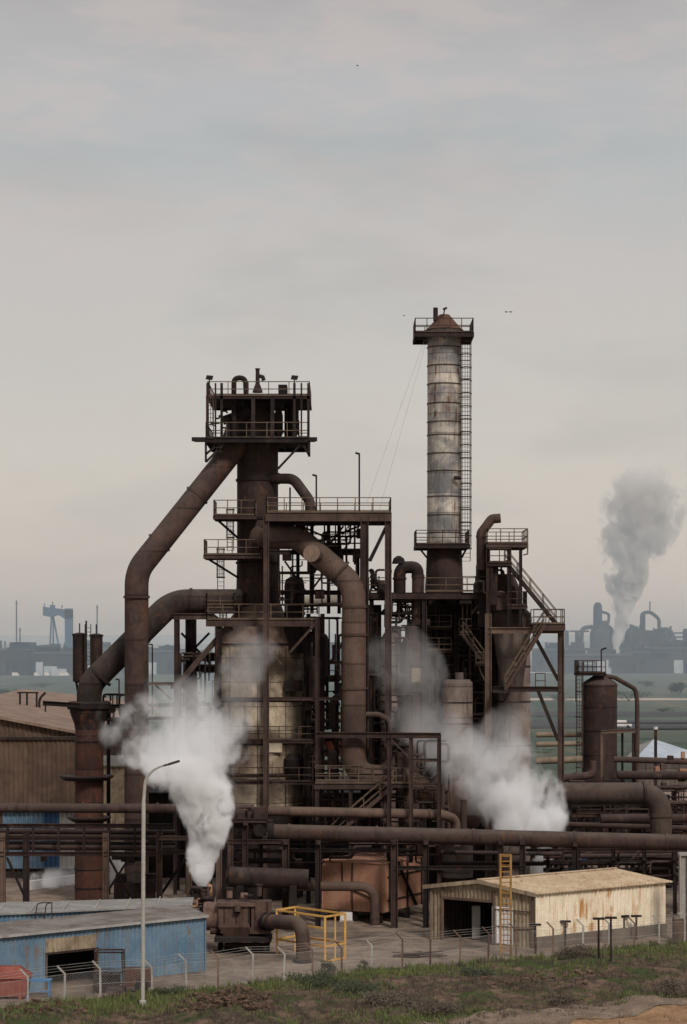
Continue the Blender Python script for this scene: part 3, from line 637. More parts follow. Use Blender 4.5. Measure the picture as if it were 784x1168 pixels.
# ------------------------------------------------------------------ the large pipes
pipe('downcomer_pipe', 'great rusty downcomer pipe slanting from the furnace top then dropping vertically', [(272,506,167),(156,652,161),(156,820,160),(156,1032,160)], 13.2, 3.2, metal('downcomer_rust',(.044,.029,.024),(.074,.049,.038),(.024,.017,.014),.8,.45,plates=3.4,dustc=(.105,.082,.068),k=.68,vary=.8), [(182,619,162.5,(1,-1.25)),(156,681,160.7,(0,1)),(156,812,160.1,(0,1)),(225,565,164.5,(1,-1.25))], 'pipe', 'big gas pipes', 24)
pipe('gas_main_pipe', 'dark gas pipe leaving the shaft sideways and slanting down onto the round rusty column', [(275,686,166),(197,686,165),(102,781,163.5),(102,807,163.5)], 14, 3.2, metal('gas_main_rust',(.026,.020,.017),(.048,.036,.029),(.016,.012,.011),.8,.6,plates=3.4,dustc=(.105,.082,.068),k=.68,vary=.8), [(218,686,165.2,(1,0)),(115,771,163.6,(1,-1)),(160,722,164.3,(1,-1))], 'pipe', 'big gas pipes', 24)
gp_ = pipe('gooseneck_pipe', 'wide brown gooseneck pipe bending from the shaft down in front of the gantry', [(296,613,165),(340,613,161),(404,668,158),(404,886,158),(455,886,158),(545,935,160)], 13.2, 2.6, PIPEM, [(404,692,158,(0,1)),(404,724,158,(0,1)),(345,615,160.8,(1,.4)),(388,652,158.5,(1,.9)),(404,785,158,(0,1))], 'pipe', 'big gas pipes', 26)
c = W(360,634,157.3); q = MB(); q.tube([c+Vector((0,.8,0)), c+Vector((-.25,-.75,.12))], m_(8.5,158), 20); q.build('stub_nozzle', PIPEM, gp_); MB().tube([c+Vector((-.25,-.75,.12)), c+Vector((-.3,-.9,.14))], m_(9.8,158), 20).build('stub_flange', FRAMEL, gp_)
pipe('offtake_pipe', 'thin curved offtake pipe arching from the upper shaft to the gantry deck', [(308,546,167),(335,546,166),(354,572,165),(354,600,165)], 6, 3, RUST, [(318,546,166.6,(1,0))], seg=16)
pipe('horizontal_main', 'wide brown pipe with elbow turning down at the right side', [(560,905,163),(754,905,160),(754,1012,160)], 12.3, 2.0, metal('elbow_pipe_rust',(.055,.041,.032),(.085,.064,.048),(.03,.022,.018),.7,.75,plates=None,dustc=(.105,.082,.068),k=.68,vary=.8), [(735,905,160.2,(1,0)),(754,930,160,(0,1)),(640,905,161.6,(1,0))], 'pipe', 'big gas pipes', 24)
pl = pipe('long_pipe', 'long thick pipe crossing the right half of the plant in front of everything', [(312,949,150),(820,962,150)], 9.2, 0, metal('long_pipe_rust',(.052,.034,.027),(.080,.055,.042),(.027,.018,.015),.8,.75,plates=None,dustc=(.105,.082,.068),k=.68,vary=.8), [(x,949+(x-312)*.0256,150,(1,.025)) for x in (330,430,540,655,760)], 'pipe', 'long horizontal pipes', 22)
MB().tube([W(306,949,150), W(313,949,150)], m_(10.5,150), 22).build('end_cap', RUSTD, pl)
pipe('long_pipe', 'shorter horizontal pipe just above the long thick pipe at the centre', [(306,925,153),(505,929,153),(520,935,154),(520,965,154)], 5.6, 2, PIPEM, [(330,925.5,153,(1,0)),(490,928.6,153,(1,0))], 'pipe', 'long horizontal pipes', 18)
pipe('long_pipe', 'long dark pipe crossing the left side above the pipe rack and behind the steam', [(-40,921,152),(290,923,152)], 5.4, 0, RUSTM, [(x,921.5,152,(1,0)) for x in (20,95,180,262)], 'pipe', 'long horizontal pipes', 18)
# column with the slanted pipe on top
rc = thing('pipe_column', 'round red-rusty column carrying the slanted gas pipe', 'column')
shell(rc, 'shaft', 102, 163.5, [(16.5,1031),(16,830)], RUSTR); shell(rc, 'flare', 102, 163.5, [(16,832),(17,826),(22,812),(22,809)], RUST)
shell(rc, 'cap', 102, 163.5, [(24,809),(25,808),(25,802),(23,800)], RUSTD)
for y, r in ((886,31),(933,25)): shell(rc, 'collar', 102 if r < 30 else 99, 163.5, [(r-6,y+4),(r,y),(r,y-1.5)], RUSTD)
for y in (845,990,1012): hoop(rc, 102, 163.5, 16.2, y, .12, 'hoop', RUST, .07)
# twin small tanks on the slanted pipe
for x0, r, y0, y1, lb in ((91,7.8,777,724,'left and longer of two slim tanks beside the slanted pipe'),(110,7.2,772,725,'right and shorter of two slim tanks beside the slanted pipe')):
    t = thing('slim_tank', lb, 'tank', 'slim tanks above the slanted pipe'); shell(t, 'shell', x0, 166, [(r*.5,y0+2),(r,y0),(r,y1)], RUST, 24); shell(t, 'lid', x0, 166, [(r+1,y1+1),(r+1,y1-1),(r*.4,y1-2.4)], RUSTD, 24)
    MB().bar(W(x0,y1-2,166), W(x0,y1-13,166), .09).build('vent_pipe', RUSTD, t)
    for k in (-.5,.5): MB().bar(W(x0+k*r,y0,166), W(x0+k*r+ (4 if x0<100 else -3),803,166), .16).build('support_leg', RUSTD, t)
t = thing('tank_ladder', 'slim bluish ladder mast standing between the two slim tanks', 'ladder'); ladder(t, 100.5, 712, 800, 165, .45, False, RAILD); MB().bar(W(98.5,800,165.3), W(98.5,708,165.3), .12).build('mast', RUSTD, t)
t = thing('support_beam', 'dark beam end sticking out left beside the top of the red-rusty column', 'beam'); beam(t, (49,802,162),(98,805,162),.3,RUSTD); MB().bar(W(52,802,162), W(52,812,162), .1).build('bracket', RUSTD, t)
# ------------------------------------------------------------------ gantry deck in front of the shaft
ga = thing('gantry', 'railed steel gantry deck on tall legs right of the furnace shaft', 'gantry')
deck(ga, 303,447,585,161,6,.62,1.15,FRAME,RAIL,'flrb',1.3)
for x, w, yb in ((304,.42,925),(416,.62,960),(443,.5,960)):
    for yy in (-2.7, 2.7): column(ga, x, 590, yb if yy < 0 else 1030, 161+yy, w, FRAME if yy < 0 else RUSTD)
for y in (630,676): 
    beam(ga, (318,y,163.7),(420,y,163.7),.3,RUSTD); beam(ga, (305,y,158.3),(330,y,158.3),.24,RUSTD) if y < 640 else None
for x in (340,356,375,387): column(ga, x, 592, 700, 163.7, .28, RUSTD)
lattice(ga, (408,594,162),(384,630,162),.7); brace(ga, (443,596,158.4),(422,640,158.4),.26,RUSTD); brace(ga, (443,596,163.6),(421,640,163.6),.2,RUSTD)
for p, q in (((330,594),(370,612)),((410,600),(340,628)),((325,640),(350,676)),((380,640),(352,678)),((392,600),(362,640)),((421,650),(441,676))): brace(ga, (*p,163.4),(*q,163.4),.15,RUSTD)
deck(ga, 356,388,624,163,2.4,.2,1.0,RUSTD,RAIL,'flr',.8)
for x, y, lb in ((410,518,'tall thin lamp mast on the gantry deck'),(361,543,'short lamp mast on the gantry deck near the offtake pipe'),(331,556,'slender rod mast at the left end of the gantry deck')):
    t = thing('lamp_mast', lb, 'lamp'); MB().bar(W(x,585,160.5), W(x,y,160.5), .13).build('pole', RUSTD, t)
    if y < 550: MB().bar(W(x+.6,y,160.5), W(x-4.5,y-1.5,160.5), .2, .14).build('lamp_head', BLK, t)
for (x0,x1,y,lb) in ((243,292,588,'small railed landing on the left of the shaft, level with the gantry'),(232,298,633,'wider railed landing on the left of the shaft below the gantry level'),(235,268,694,'small railed landing above the sideways gas pipe')):
    t = thing('side_landing', lb, 'platform', 'landings on the furnace shaft'); deck(t, x0,x1,y,165.5,3.4,.28,1.2,FRAME,RAIL,'flr',1.2)
    brace(t, (x0+3,y+3,164),(min(x1,272),y+26,166),.14,RUSTD); brace(t, (x0+3,y+3,167),(min(x1,272),y+26,167),.14,RUSTD)
    ladder(t, x0+20, y-8, y+40, 166.5, .5, True)
# ------------------------------------------------------------------ frame round the furnace body
ff = thing('furnace_frame', 'rusty steel frame with railed deck around the furnace body', 'frame')
deck(ff, 235,365,707,161.3,1.5,.5,1.2,FRAME,RAIL,'flr',1.3)
beam(ff, (198,703,162),(245,703,162),.4); beam(ff, (198,703,172),(245,703,172),.4,RUSTD)
for x, w, y0, y1, Y, m in ((202,.42,703,800,162,FRAME),(202,.42,703,1022,172,RUSTD),(218,.85,700,1022,170,RUSTD),(303,.34,712,1045,160.3,RUSTM),(362,.32,705,1040,160.4,RUSTM),(250,.4,712,1040,160.8,RUST),(362,.4,705,1022,174,RUSTD)): column(ff, x, y0, y1, Y, w, m)
brace(ff, (200,784,161.6),(268,706,161.6),.42,FRAME); brace(ff, (207,722,169),(240,757,169),.18,RUSTD); brace(ff, (239,722,169),(205,757,169),.18,RUSTD); brace(ff, (330,745,160.4),(362,709,160.4),.18,FRAME)
brace(ff, (322,758,160.4),(303,735,160.4),.15,FRAME)
for y in (750,762): beam(ff, (210,y,170),(246,y,170),.5,RUSTD)
for y, x0, x1 in ((797,244,402),(846,250,364),(893,250,364)): beam(ff, (x0,y,160.7),(x1,y,160.7),.2,FRAME); railing(ff, [W(x0,y-1,161), W(x1-40 if x1>400 else x1,y-1,161)],1.1,RAILD) if y != 797 else None
MB().box(W(246,0,164).x, W(352,0,164).x, 161, 162.2, W(0,798,164).z-.12, W(0,798,164).z).build('walkway', RUSTD, ff)
beam(ff, (195,782,161.8),(222,782,161.8),.4); beam(ff, (204,784,163),(204,900,163),.4,RUSTD)
ladder(ff, 250, 714, 760, 166, .5, True)
def conduits(t, x0, x1, y0, y1, Y, n, mats=(RUSTD, RUST, RUSTM), rr=(.035,.12), dY=1.6, name='conduit'):
    mats = [RUST if m is RUSTD and i % 2 else m for i, m in enumerate(mats)]+[RUSTM, FRAME]
    for _ in range(n):
        x, y = R.uniform(x0,x1), R.uniform(y0,y1); pts = [(x,y)]; v = R.random() < .6
        for k in range(R.choice((2,3,3,4))):
            if v: y = max(y0, min(y1, y+R.choice((-1,1))*R.uniform(12,.6*(y1-y0))))
            else: x = max(x0, min(x1, x+R.choice((-1,1))*R.uniform(6,.8*(x1-x0))))
            v = not v
            if abs(pts[-1][0]-x)+abs(pts[-1][1]-y) > 3: pts.append((x,y))
        if len(pts) < 2: continue
        yy = Y+R.uniform(-dY,dY); r = R.uniform(*rr); MB().tube([W(*p,yy) for p in pts], r, 8, r*3, arc=4).build(name, R.choice(mats), t)
def boxes(t, x0, x1, y0, y1, Y, n, name='junction_box', mats=(RUSTD,RUST,FRAME), s=(.3,.9)):
    for _ in range(n):
        p = W(R.uniform(x0,x1), R.uniform(y0,y1), Y+R.uniform(-1,1)); a, b, c = [R.uniform(*s)/2 for _ in range(3)]
        MB().box(p.x-a, p.x+a, p.y-b, p.y+b, p.z-c, p.z+c).build(name, R.choice(mats), t, .03)
conduits(ff, 206,246,745,830,166,26,(RUSTD,RUSTD,FRAME),(.03,.09)); conduits(ff, 306,362,690,706,164,6)
# dark service tower between the body and the gooseneck pipe
st_ = thing('service_tower', 'narrow dark pipe tower between the tan furnace body and the gooseneck pipe', 'tower')
for x in (352,368,384):
    for Y in (163,168): column(st_, x, 700 if x < 380 else 765, 1040, Y, .34, RUSTD if x != 368 else RUST)
for i, y in enumerate(range(722, 960, 27)): beam(st_, (350,y,163),(388 if y > 760 else 370,y,163),.22,RUSTD); beam(st_, (350,y,168),(388 if y > 760 else 370,y,168),.22,RUSTD)
brace(st_, (384,745,163),(402,715,163),.22,RUSTD); brace(st_, (384,768,163),(402,790,163),.22,RUSTD)
conduits(st_, 348,392,705,940,165.5,44,(RUSTD,RUSTD,RUST),(.04,.14),2.2); boxes(st_, 348,390,760,930,164,12)
MB().tube([W(372,770,162.6),W(372,725,162.6),W(362,725,162.6)], .2, 12, .8).build('looped_pipe', RUSTD, st_)
MB().tube([W(379,830,162),(W(379,795,162)),W(402,793,162)], .28, 12, 1.2).build('looped_pipe', RUST, st_)
panel(st_, 371,391,840,862,171,REDP,'red_cabinet',1)
pipe('cross_duct', 'pale beige level duct seen between the shaft and the gooseneck pipe', [(340,686,173),(396,685,173)], 6.5, 0, CONC, seg=16)
sp_ = thing('stove_pipe', 'short dark round-topped vessel standing on the deck right of the shaft', 'vessel'); shell(sp_, 'shell', 336, 166, [(11.5,745),(11.5,668),(10,661),(5,658)], RUSTD, 24); hoop(sp_, 336, 166, 11.5, 700, .15); conduits(sp_, 324,346,640,668,165.5,3)
# ------------------------------------------------------------------ valve deck with stair, low centre
vd = thing('valve_deck', 'low railed walkway with rusty stair under the gooseneck pipe', 'platform')
deck(vd, 358,444,894,155.6,3,.4,1.15,FRAME,RAIL,'flrb',1.1); stair(vd, (452,893,153.6),(378,957,153.6),.9,RUSTM,RAIL); deck(vd, 442,470,894,154.4,2.6,.3,1.15,FRAME,RAIL,'fr',1.1)
for x in (362,400,440,466): column(vd, x, 896, 1050 if x == 362 else 984, 154.3, .25, FRAME); column(vd, x, 896, 1040 if x == 362 else 982, 157, .25, RUSTD)
conduits(vd, 365,500,900,960,156.5,30,(RUSTD,RUST,FRAME),(.03,.1)); boxes(vd, 370,490,905,950,157,8)
pf = thing('portal_frame', 'open rectangular steel portal right of the low walkway', 'frame')
for x in (444,469,501):
    for Y in (152.2, 156.5): column(pf, x, 838, 1056 if x > 490 else 984, Y, .3 if Y < 153 else .24, RUSTM if Y < 153 and x != 444 else RUST)
beam(pf, (360,838,152.2),(503,839,152.2),.34,FRAME); beam(pf, (360,838,156.5),(503,839,156.5),.34,RUSTD)
for y in (867,895): beam(pf, (469,y,152.2),(501,y,152.2),.2,FRAME)
brace(pf, (445,842,152.2),(469,866,152.2),.12); brace(pf, (502,880,156),(470,915,156),.12,RUSTD); conduits(pf, 470,512,845,960,157,12); conduits(pf, 440,470,850,890,157,8)
pipe('looped_pipe', 'small brown pipe looping over to the right of the gooseneck pipe', [(404,815,158),(432,815,158),(445,822,158),(445,842,158)], 3.2, 3, PIPEM, seg=14)
pipe('vent_stub', 'short upright round-topped pipe inside the portal frame', [(456,925,157),(456,858,157)], 4.6, 0, RUST, seg=16); pipe('vent_stub', 'short upright round-topped pipe just right of the long upper pipe end', [(529,962,151.5),(529,912,151.5)], 3.6, 0, RUSTM, seg=16)
# ------------------------------------------------------------------ chimney
YC = 172
ch = thing('chimney', 'tall grey rust-streaked chimney with conical cap and caged ladder', 'chimney')
shell(ch, 'stack', 507, YC, [(19.6,628),(19.2,376)], CHIM)
shell(ch, 'cap', 507, YC, [(22,377),(17.5,373),(11.5,366),(7,360.5),(5.5,359)], metal('cap_rust',(.058,.030,.022),(.092,.046,.032),(.035,.022,.017),.6,.1)); shell(ch, 'base', 507, YC, [(22,1015),(22,690),(20.5,640),(19.8,626)], RUST)
for y in (397,418,439,461,482,497,518,538,567,588,608): hoop(ch, 507, YC, 19.4, y, .09, 'hoop', RUSTM, .04)
deck(ch, 473,541,379,YC,4.6,.35,1.15,RUSTD,RAILD,'flrb',1.0); deck(ch, 474,536,621,YC,4.6,.3,1.15,RUST,RAILD,'flrb',1.0)
for x0, x1, y, d in ((475,487,380,9),(539,527,380,9),(476,487,622,14),(534,527,622,14)): MB().bar(W(x0,y,YC-1.5), W(x1,y+d,YC-1.2), .12).build('knee_brace', RUSTD, ch)
ladder(ch, 531.5, 379, 640, YC-.9, .72, True, RAILD, 1.05)
for y in range(390,620,21): MB().bar(W(524,y,YC-.9), W(536,y,YC-.9), .07).build('ladder_bracket', RUSTD, ch)
cv = MB(); cv.tube([W(497,366,YC-.5), W(497,351,YC-.5)], .2, 12); cv.build('vent_pipe', RUST, ch); a = W(506,359,YC-1); MB().bar(a, W(508,351,YC-1), .1).build('beacon', RUSTD, ch); MB().bar(W(505.5,353,YC-1), W(510,351,YC-1), .16).build('beacon', RUSTD, ch)
MB().tube([W(518,545,YC-1.5), W(526,545,YC-1.5)], .16, 10).build('sampling_port', RUSTD, ch)
for k, (x, y, lb) in enumerate(((418,575,'upper left faint guy wire from the chimney head to the gantry'),(432,585,'inner faint guy wire from the chimney head to the gantry'))):
    tag(MB().bar(W(487-k*-2,380,YC-1), W(x,y,163), .016).build('guy_wire', GALV), lb, 'wire', 'guy wires of the chimney')
# dark bleached structure round the chimney foot
cb = thing('stove_block', 'dark sooty steel casing around the foot of the chimney', 'plant block')
panel(cb, 484,560,684,1010,178,RUSTD,'casing',5); panel(cb, 522,556,690,836,172,RUSTD,'dark_side_panel',2)
for x in (487,505,522,540): column(cb, x, 684, 1010, 169.6, .3, RUSTD)
for y in (702,735,770,838): beam(cb, (484,y,169.5),(556,y,169.5),.28,RUSTD)
for p, q in (((487,690),(505,702)),((520,690),(505,702)),((487,735),(522,770))): brace(cb, (*p,169.4),(*q,169.4),.14,RUSTD)
conduits(cb, 486,556,690,900,169.2,24,(RUSTD,RUSTD,RUST),(.04,.11)); MB().tube([W(528,729,169.2), W(528,729,167.9)], .42, 16).build('vent_mouth', BLK, cb)
panel(cb, 492,515,700,735,169.9,RUST,'panel',.2); panel(cb, 492,518,738,772,169.9,RUSTM,'panel',.2)
# stove deck
sd = thing('stove_deck', 'dark deck with front railing in front of the chimney foot', 'platform')
deck(sd, 421,556,676,167.5,5.5,.5,0,FRAME,RAIL); railing(sd, [W(485,675,164.9), W(557,675,164.9)], 1.1, RAIL); railing(sd, [W(421,675,164.9), W(440,675,164.9)], 1.1, RAILD); railing(sd, [W(528,675,164.5), W(557,675,164.5)], 1.2, RAIL, post=.9)
for x in (424,484,557): column(sd, x, 682, 960, 165, .36 if x != 557 else .42, RUSTD if x != 557 else FRAMEL); column(sd, x, 682, 1020, 170, .36, RUSTD)
brace(sd, (426,708,165),(450,685,165),.2,RUSTD); conduits(sd, 422,446,650,676,167,12,(RUSTD,),(.04,.1)); conduits(sd, 440,486,682,716,167,26,(RUSTD,RUSTD,RUST),(.04,.12)); boxes(sd, 426,444,664,674,167,4)
brace(sd, (556,676,165),(538,700,165),.2,RUST)
sb = thing('rusty_bucket_stair', 'small rust-orange ladder stair hanging below the stove deck', 'stair')
deck(sb, 524,540,722,165.6,1.4,.16,1.1,RUSTM,RAIL,'flr',.6); stair(sb, (528,724,165.2),(552,757,165.2),.7,RUSTM,RAIL); deck(sb, 542,556,757,165.4,1.4,.16,.9,RUSTM,RAIL,'fr',.6); brace(sb, (545,758,165),(553,776,165),.1,RAIL)
for k in (0,5,10): MB().bar(W(528+k,682,165.6), W(528+k,716,165.6), .06).build('hanger', RAILD, sb)
panel(sd, 417,435,690,905,169.5,RUSTD,'dark_side_panel',.8)  # dark sheet added to fill the gap between the pipes
conduits(sd, 420,486,690,900,165.6,30,(RUSTD,RUST,RUSTM,FRAME),(.03,.13),.8); boxes(sd, 422,484,700,860,166,10,mats=(RUST,RUSTM,GREYP))
conduits(cb, 490,556,690,820,168.6,26,(RUST,RUSTM,FRAME),(.03,.1),.5)
for y in (716,742): deck(cb, 486,516,y,168.6,1.6,.16,1.0,RUST,RAIL,'f',.8)
conduits(ga, 318,414,596,690,163,40,(RUSTD,RUST,FRAME),(.03,.09),1.2); boxes(ga, 320,412,600,680,163,10)
conduits(ff, 347,366,716,950,163.5,24,(RUSTD,RUST,RUSTM,FRAME),(.03,.1),.8); boxes(ff, 348,362,760,930,163.5,7,mats=(RUST,RUSTM,GREYP))
for y in (772,822,870): deck(st_, 350,390,y,165,4,.16,1.0,RUST,RAIL,'f',.8)
for x, y0, y1, rr2, lb in ((357,800,752,4.5,'slim dark vessel halfway up the service tower'),(379,900,858,5.5,'stubby rusty drum low in the service tower'),(441,912,872,5,'short brown drum beside the foot of the gooseneck pipe')):
    t = thing('small_vessel', lb, 'vessel', 'small vessels among the pipes'); shell(t, 'shell', x, 162, [(rr2*.5,y0+2),(rr2,y0),(rr2,y1),(rr2*.7,y1-2.5),(rr2*.2,y1-3.5)], RUSTM if x > 370 else RUST, 18); hoop(t, x, 162, rr2, (y0+y1)/2, .1); MB().bar(W(x-rr2*.6,y0,162), W(x-rr2*.6,y0+9,162), .1).build('leg', RUSTD, t); MB().bar(W(x+rr2*.6,y0,162), W(x+rr2*.6,y0+9,162), .1).build('leg', RUSTD, t)
# slim stoves and their pipework
for x, r, y0, y1, lb, Y in ((446,12,1010,724,'pale-grey upright vessel wrapped in steam right of the gooseneck pipe',167),(471,13.2,1010,727,'brown upright vessel with a white hatch behind the steam',166)):
    t = thing('stove_vessel', lb, 'vessel', 'upright vessels behind the steam'); shell(t, 'shell', x, Y, [(r,y0),(r,y1+6),(r*.75,y1),(r*.45,y1-5)], GREYP if x < 460 else RUSTM, 30)
    for y in (760,800,850,905): hoop(t, x, Y, r, y, .13, ex=.06, seg=30)
    if x > 460: panel(t, 470,481,762,778,Y-.82,BEIGED,'hatch',.12)
    shell(t, 'collar', x if x > 460 else 449, Y-.2, [(9,731),(9,717),(8,714)], RUSTM if x > 460 else GREYP, 24)
ns = thing('neck_pipe', 'bent rusty pipe with elbow standing on the stove deck', 'pipe'); MB().tube([W(456,676,167),W(456,647,167),W(476,647,167),W(477,660,167)], m_(7,167), 18, 1.0).build('elbow', RUST, ns); MB().lathe(W(455,0,167)[:2], [(m_(8,167),W(0,643,167).z),(m_(6,167),W(0,637,167).z),(m_(2,167),W(0,634,167).z)], 18).build('dome', RUSTD, ns); hoop(ns, 456, 167, 7, 660)
ps = thing('pipe_stub_tank', 'slim brown tank passing through the stove deck beside the chimney', 'tank'); shell(ps, 'shell', 477, 166, [(7,740),(7,660),(7.6,659),(7.6,656)], RUSTM, 22); shell(ps, 'collar', 479, 166, [(12,713),(12,706)], RUSTM, 22)
# pale box tank at the chimney foot
bt = thing('block_tank', 'pale dusty stubby tank in front of the chimney foot behind the steam', 'tank'); shell(bt, 'shell', 522, 163.5, [(17.5,1000),(17.5,779),(14,775)], GREYP, 14); shell(bt, 'neck', 524, 163.5, [(5,775),(5,767)], GREYP, 14)
for y in (801,825,860): hoop(bt, 522, 163.5, 17.5, y, .1, ex=.05, seg=14)
# ------------------------------------------------------------------ hopper tower on the right
YH = 165
ht = thing('hopper_tower', 'rusty conical hopper on a beige tower behind the zigzag stairs', 'hopper tower')
shell(ht, 'hopper_rim', 584, YH, [(21,716),(23,708),(22,700),(17,695)], RUSTM, 32); shell(ht, 'cone', 584, YH, [(9,800),(12,785),(22,720)], HOPM, 32); shell(ht, 'upper_bin', 576, YH, [(16,697),(17,670),(10,655)], RUSTM, 28)
shell(ht, 'tower_body', 585, YH+4.5, [(20,1012),(20,722)], HOPM, 26)
for y in (760,800,850): hoop(ht, 585, YH+4.5, 20, y, .12, ex=.05, seg=26)
panel(ht, 543,566,645,715,YH+2,RUSTD,'bin_casing',2.5); panel(ht, 558,567,640,690,YH-1.8,RUST,'leg_casing',.6); panel(ht, 566,583,676,696,YH-1.5,RUSTM,'chute_panel',.5)
conduits(ht, 545,572,640,700,YH-1.2,10,(RUSTD,RUST)); conduits(ht, 566,580,650,676,YH-1.4,6,(RUSTD,)); MB().tube([W(542,676,YH-2.2),W(542,664,YH-2.2),W(552,664,YH-2.2),W(552,676,YH-2.2)], .14, 10, .5).build('looped_pipe', RUSTD, ht)
hs_ = thing('stair_frame', 'tall steel leg frame carrying the zigzag stairs on the right', 'frame')
deck(hs_, 555,603,620,YH-.5,5,.3,1.15,FRAME,RAIL,'flrb',1.2); deck(hs_, 556,584,642,YH-1.5,3,.25,1.1,RUST,RAILD,'fl',.8); deck(hs_, 578,602,691,YH-1.2,3.4,.25,1.1,RUST,RAILD,'fr',.9)
deck(hs_, 608,645,712,YH-3,2.6,.5,1.15,FRAME,RAIL,'frb',1.1)
for x, y0, w in ((557,622,.3),(581,622,.32),(594,622,.24)): 
    for Y in (YH-2.8, YH+1.6): column(hs_, x, y0, 720, Y, w, RUST if x == 557 else RUSTD)
beam(hs_, (557,719,YH-3.2),(642,719,YH-3.2),.4,FRAMEL); beam(hs_, (562,786,YH-3.2),(640,786,YH-3.2),.34,FRAME); railing(hs_, [W(611,785,YH-3.2), W(622,785,YH-3.2)],1.15,RAILD)
column(hs_, 557,700,1030,YH-3.2,.5,FRAMEL); column(hs_, 640,716,1045,YH-3.2,.46,FRAME); column(hs_, 640,716,1022,YH+3,.4,RUSTD); column(hs_, 562,720,1022,YH+3.4,.4,RUSTD)
beam(hs_, (640,719,YH-3),(640,719,YH+3),.3)
for p, q in (((609,724),(637,776)),((614,788),(637,845)),((562,845),(580,790))): brace(hs_, (*p,YH-3.2),(*q,YH-3.2),.26,RUSTD)
stair(hs_, (576,640,YH-2.2),(634,711,YH-2.2),1.0,RUSTD,RAIL); stair(hs_, (620,714,YH-4.3),(576,787,YH-4.3),1.0,RUSTM,RAIL)
MB().box(*(W(x,0,YH-4.3).x for x in (562,582)), YH-5, YH-3, W(0,788,YH-4.3).z-.15, W(0,788,YH-4.3).z).build('landing', RUSTD, hs_)
MB().bar(W(602,605,YH-3), W(602,632,YH-3), .1).build('hanger', RAIL, hs_); MB().bar(W(602,632,YH-3), W(597,633,YH-3), .1).build('hanger', RAIL, hs_)
pipe('bent_exhaust', 'square-bent rusty exhaust pipe above the hopper tower', [(549,650,YH-1),(549,608,YH-1),(561,592,YH-1),(571,591,YH-1)], 5.4, .9, RUSTM, [(549,612,YH-1,(0,1))], 'exhaust', seg=16)
# ------------------------------------------------------------------ right hand tank and pipes
YT = 185
rt = thing('storage_tank', 'brown upright storage tank with conical roof right of the stair frame', 'tank')
shell(rt, 'shell', 684, YT, [(20,888),(20,780)], RUST, 36); shell(rt, 'roof', 684, YT, [(20.5,781),(18,778),(6,770),(5,767)], RUSTM, 36)
for y in (782,806,833,860): hoop(rt, 684, YT, 20, y, .1, ex=.04)
MB().bar(W(686,768,YT), W(686,741,YT), .1).build('lamp_pole', RUSTD, rt); MB().bar(W(686,741,YT), W(692,739,YT), .14).build('lamp_head', RUSTD, rt)
deck(rt, 659,692,768,YT,3,.2,1.1,RUSTD,RAILD,'flb',.8); ladder(rt, 661, 755, 888, YT-.8, .5, True); MB().bar(W(657,768,YT-.5), W(657,800,YT-.5), .09).build('downpipe', RUSTD, rt)
for x in (668,684,700):
    for Y in (YT-1.2, YT+1.2): column(rt, x, 887, 1000, Y, .3, RUSTD, 'leg')
MB().box(*(W(x,0,YT).x for x in (660,710)), YT-2, YT+2, W(0,893,YT).z, W(0,888,YT).z).build('base_plate', RUSTD, rt)
pipe('tank_pipe', 'thin bent pipe from the storage tank roof down its right side', [(690,771,YT-.3),(702,773,YT-.3),(725,786,YT-.3),(727,800,YT-.3),(727,905,YT-.3)], 2.6, 3, RUSTM, seg=12)
tfm = thing('pipe_portal', 'small rectangular pipe portal before the storage tank', 'frame')
for x in (687,723): column(tfm, x, 836, 1000, 178, .28, FRAMEL if x < 700 else RUST)
column(tfm, 710, 836, 900, 178.5, .18, RUSTD); beam(tfm, (686,835,178),(725,833,178),.24,FRAMEL)
for (pts, r, m, lb) in (
  ([(612,838,186),(665,838,186)],3,TANP,'pale thin pipe high between the stair leg and the storage tank'),
  ([(612,849,184),(664,848,184)],3,TANP,'pale tan pipe second from the top left of the storage tank'),
  ([(612,868,182),(664,866,182)],4,TANP,'pale tan pipe ending low at the left of the storage tank'),
  ([(640,888,176),(676,884,176),(677,868,176)],4.5,RUSTM,'short brown pipe curling up in front of the storage tank foot'),
  ([(700,866,176),(830,870,176)],3.6,RUSTM,'brown pipe high at the right edge behind the elbow pipe'),
  ([(704,884,172),(830,885,172)],5,RUST,'thick dark pipe at the right edge above the elbow pipe'),
  ([(685,934,166),(830,933,166)],5.2,RUST,'dark pipe passing in front of the elbow at the right edge'),
  ([(640,940,170),(830,946,170)],3,RUSTM,'thin brown pipe low behind the elbow pipe'),
  ([(620,977,158),(830,975,158)],2.6,RUSTM,'uppermost thin pipe of the low rack behind the cream shed'),
  ([(620,984,157),(830,984,157)],3.2,RUST,'second thin pipe of the low rack behind the cream shed'),
  ([(620,992,158),(830,993,158)],2.6,RUSTD,'third thin pipe of the low rack behind the cream shed'),
  ([(600,1001,160),(830,1003,160)],4,RUST,'lowest dark pipe of the rack behind the cream shed'),
  ([(505,985,156),(620,985,156)],2.6,RUSTD,'thin dark pipe above the gable end of the cream shed'),
  ([(500,972,155),(640,974,155)],2.4,RUST,'thin rusty pipe just under the long thick pipe by the yellow ladder')):
    pipe('thin_pipe', lb, pts, r, 2, m, cat='pipe', group='thin pipes of the right side', seg=12)
rr_ = thing('pipe_bridge', 'low steel pipe bridge behind the cream shed on the right', 'pipe rack')
for x in (625,660,700,735,770,800):
    for Y in (156,160): column(rr_, x, 968, 1060, Y, .26, RUSTD)
    MB().bar(W(x,980,155.5), W(x,980,160.5), .2).build('cross_arm', RUSTD, rr_); MB().bar(W(x,996,155.5), W(x,996,160.5), .2).build('cross_arm', RUSTD, rr_)
for y in (970,1008): beam(rr_, (600,y,156),(830,y,156),.2,RUST)
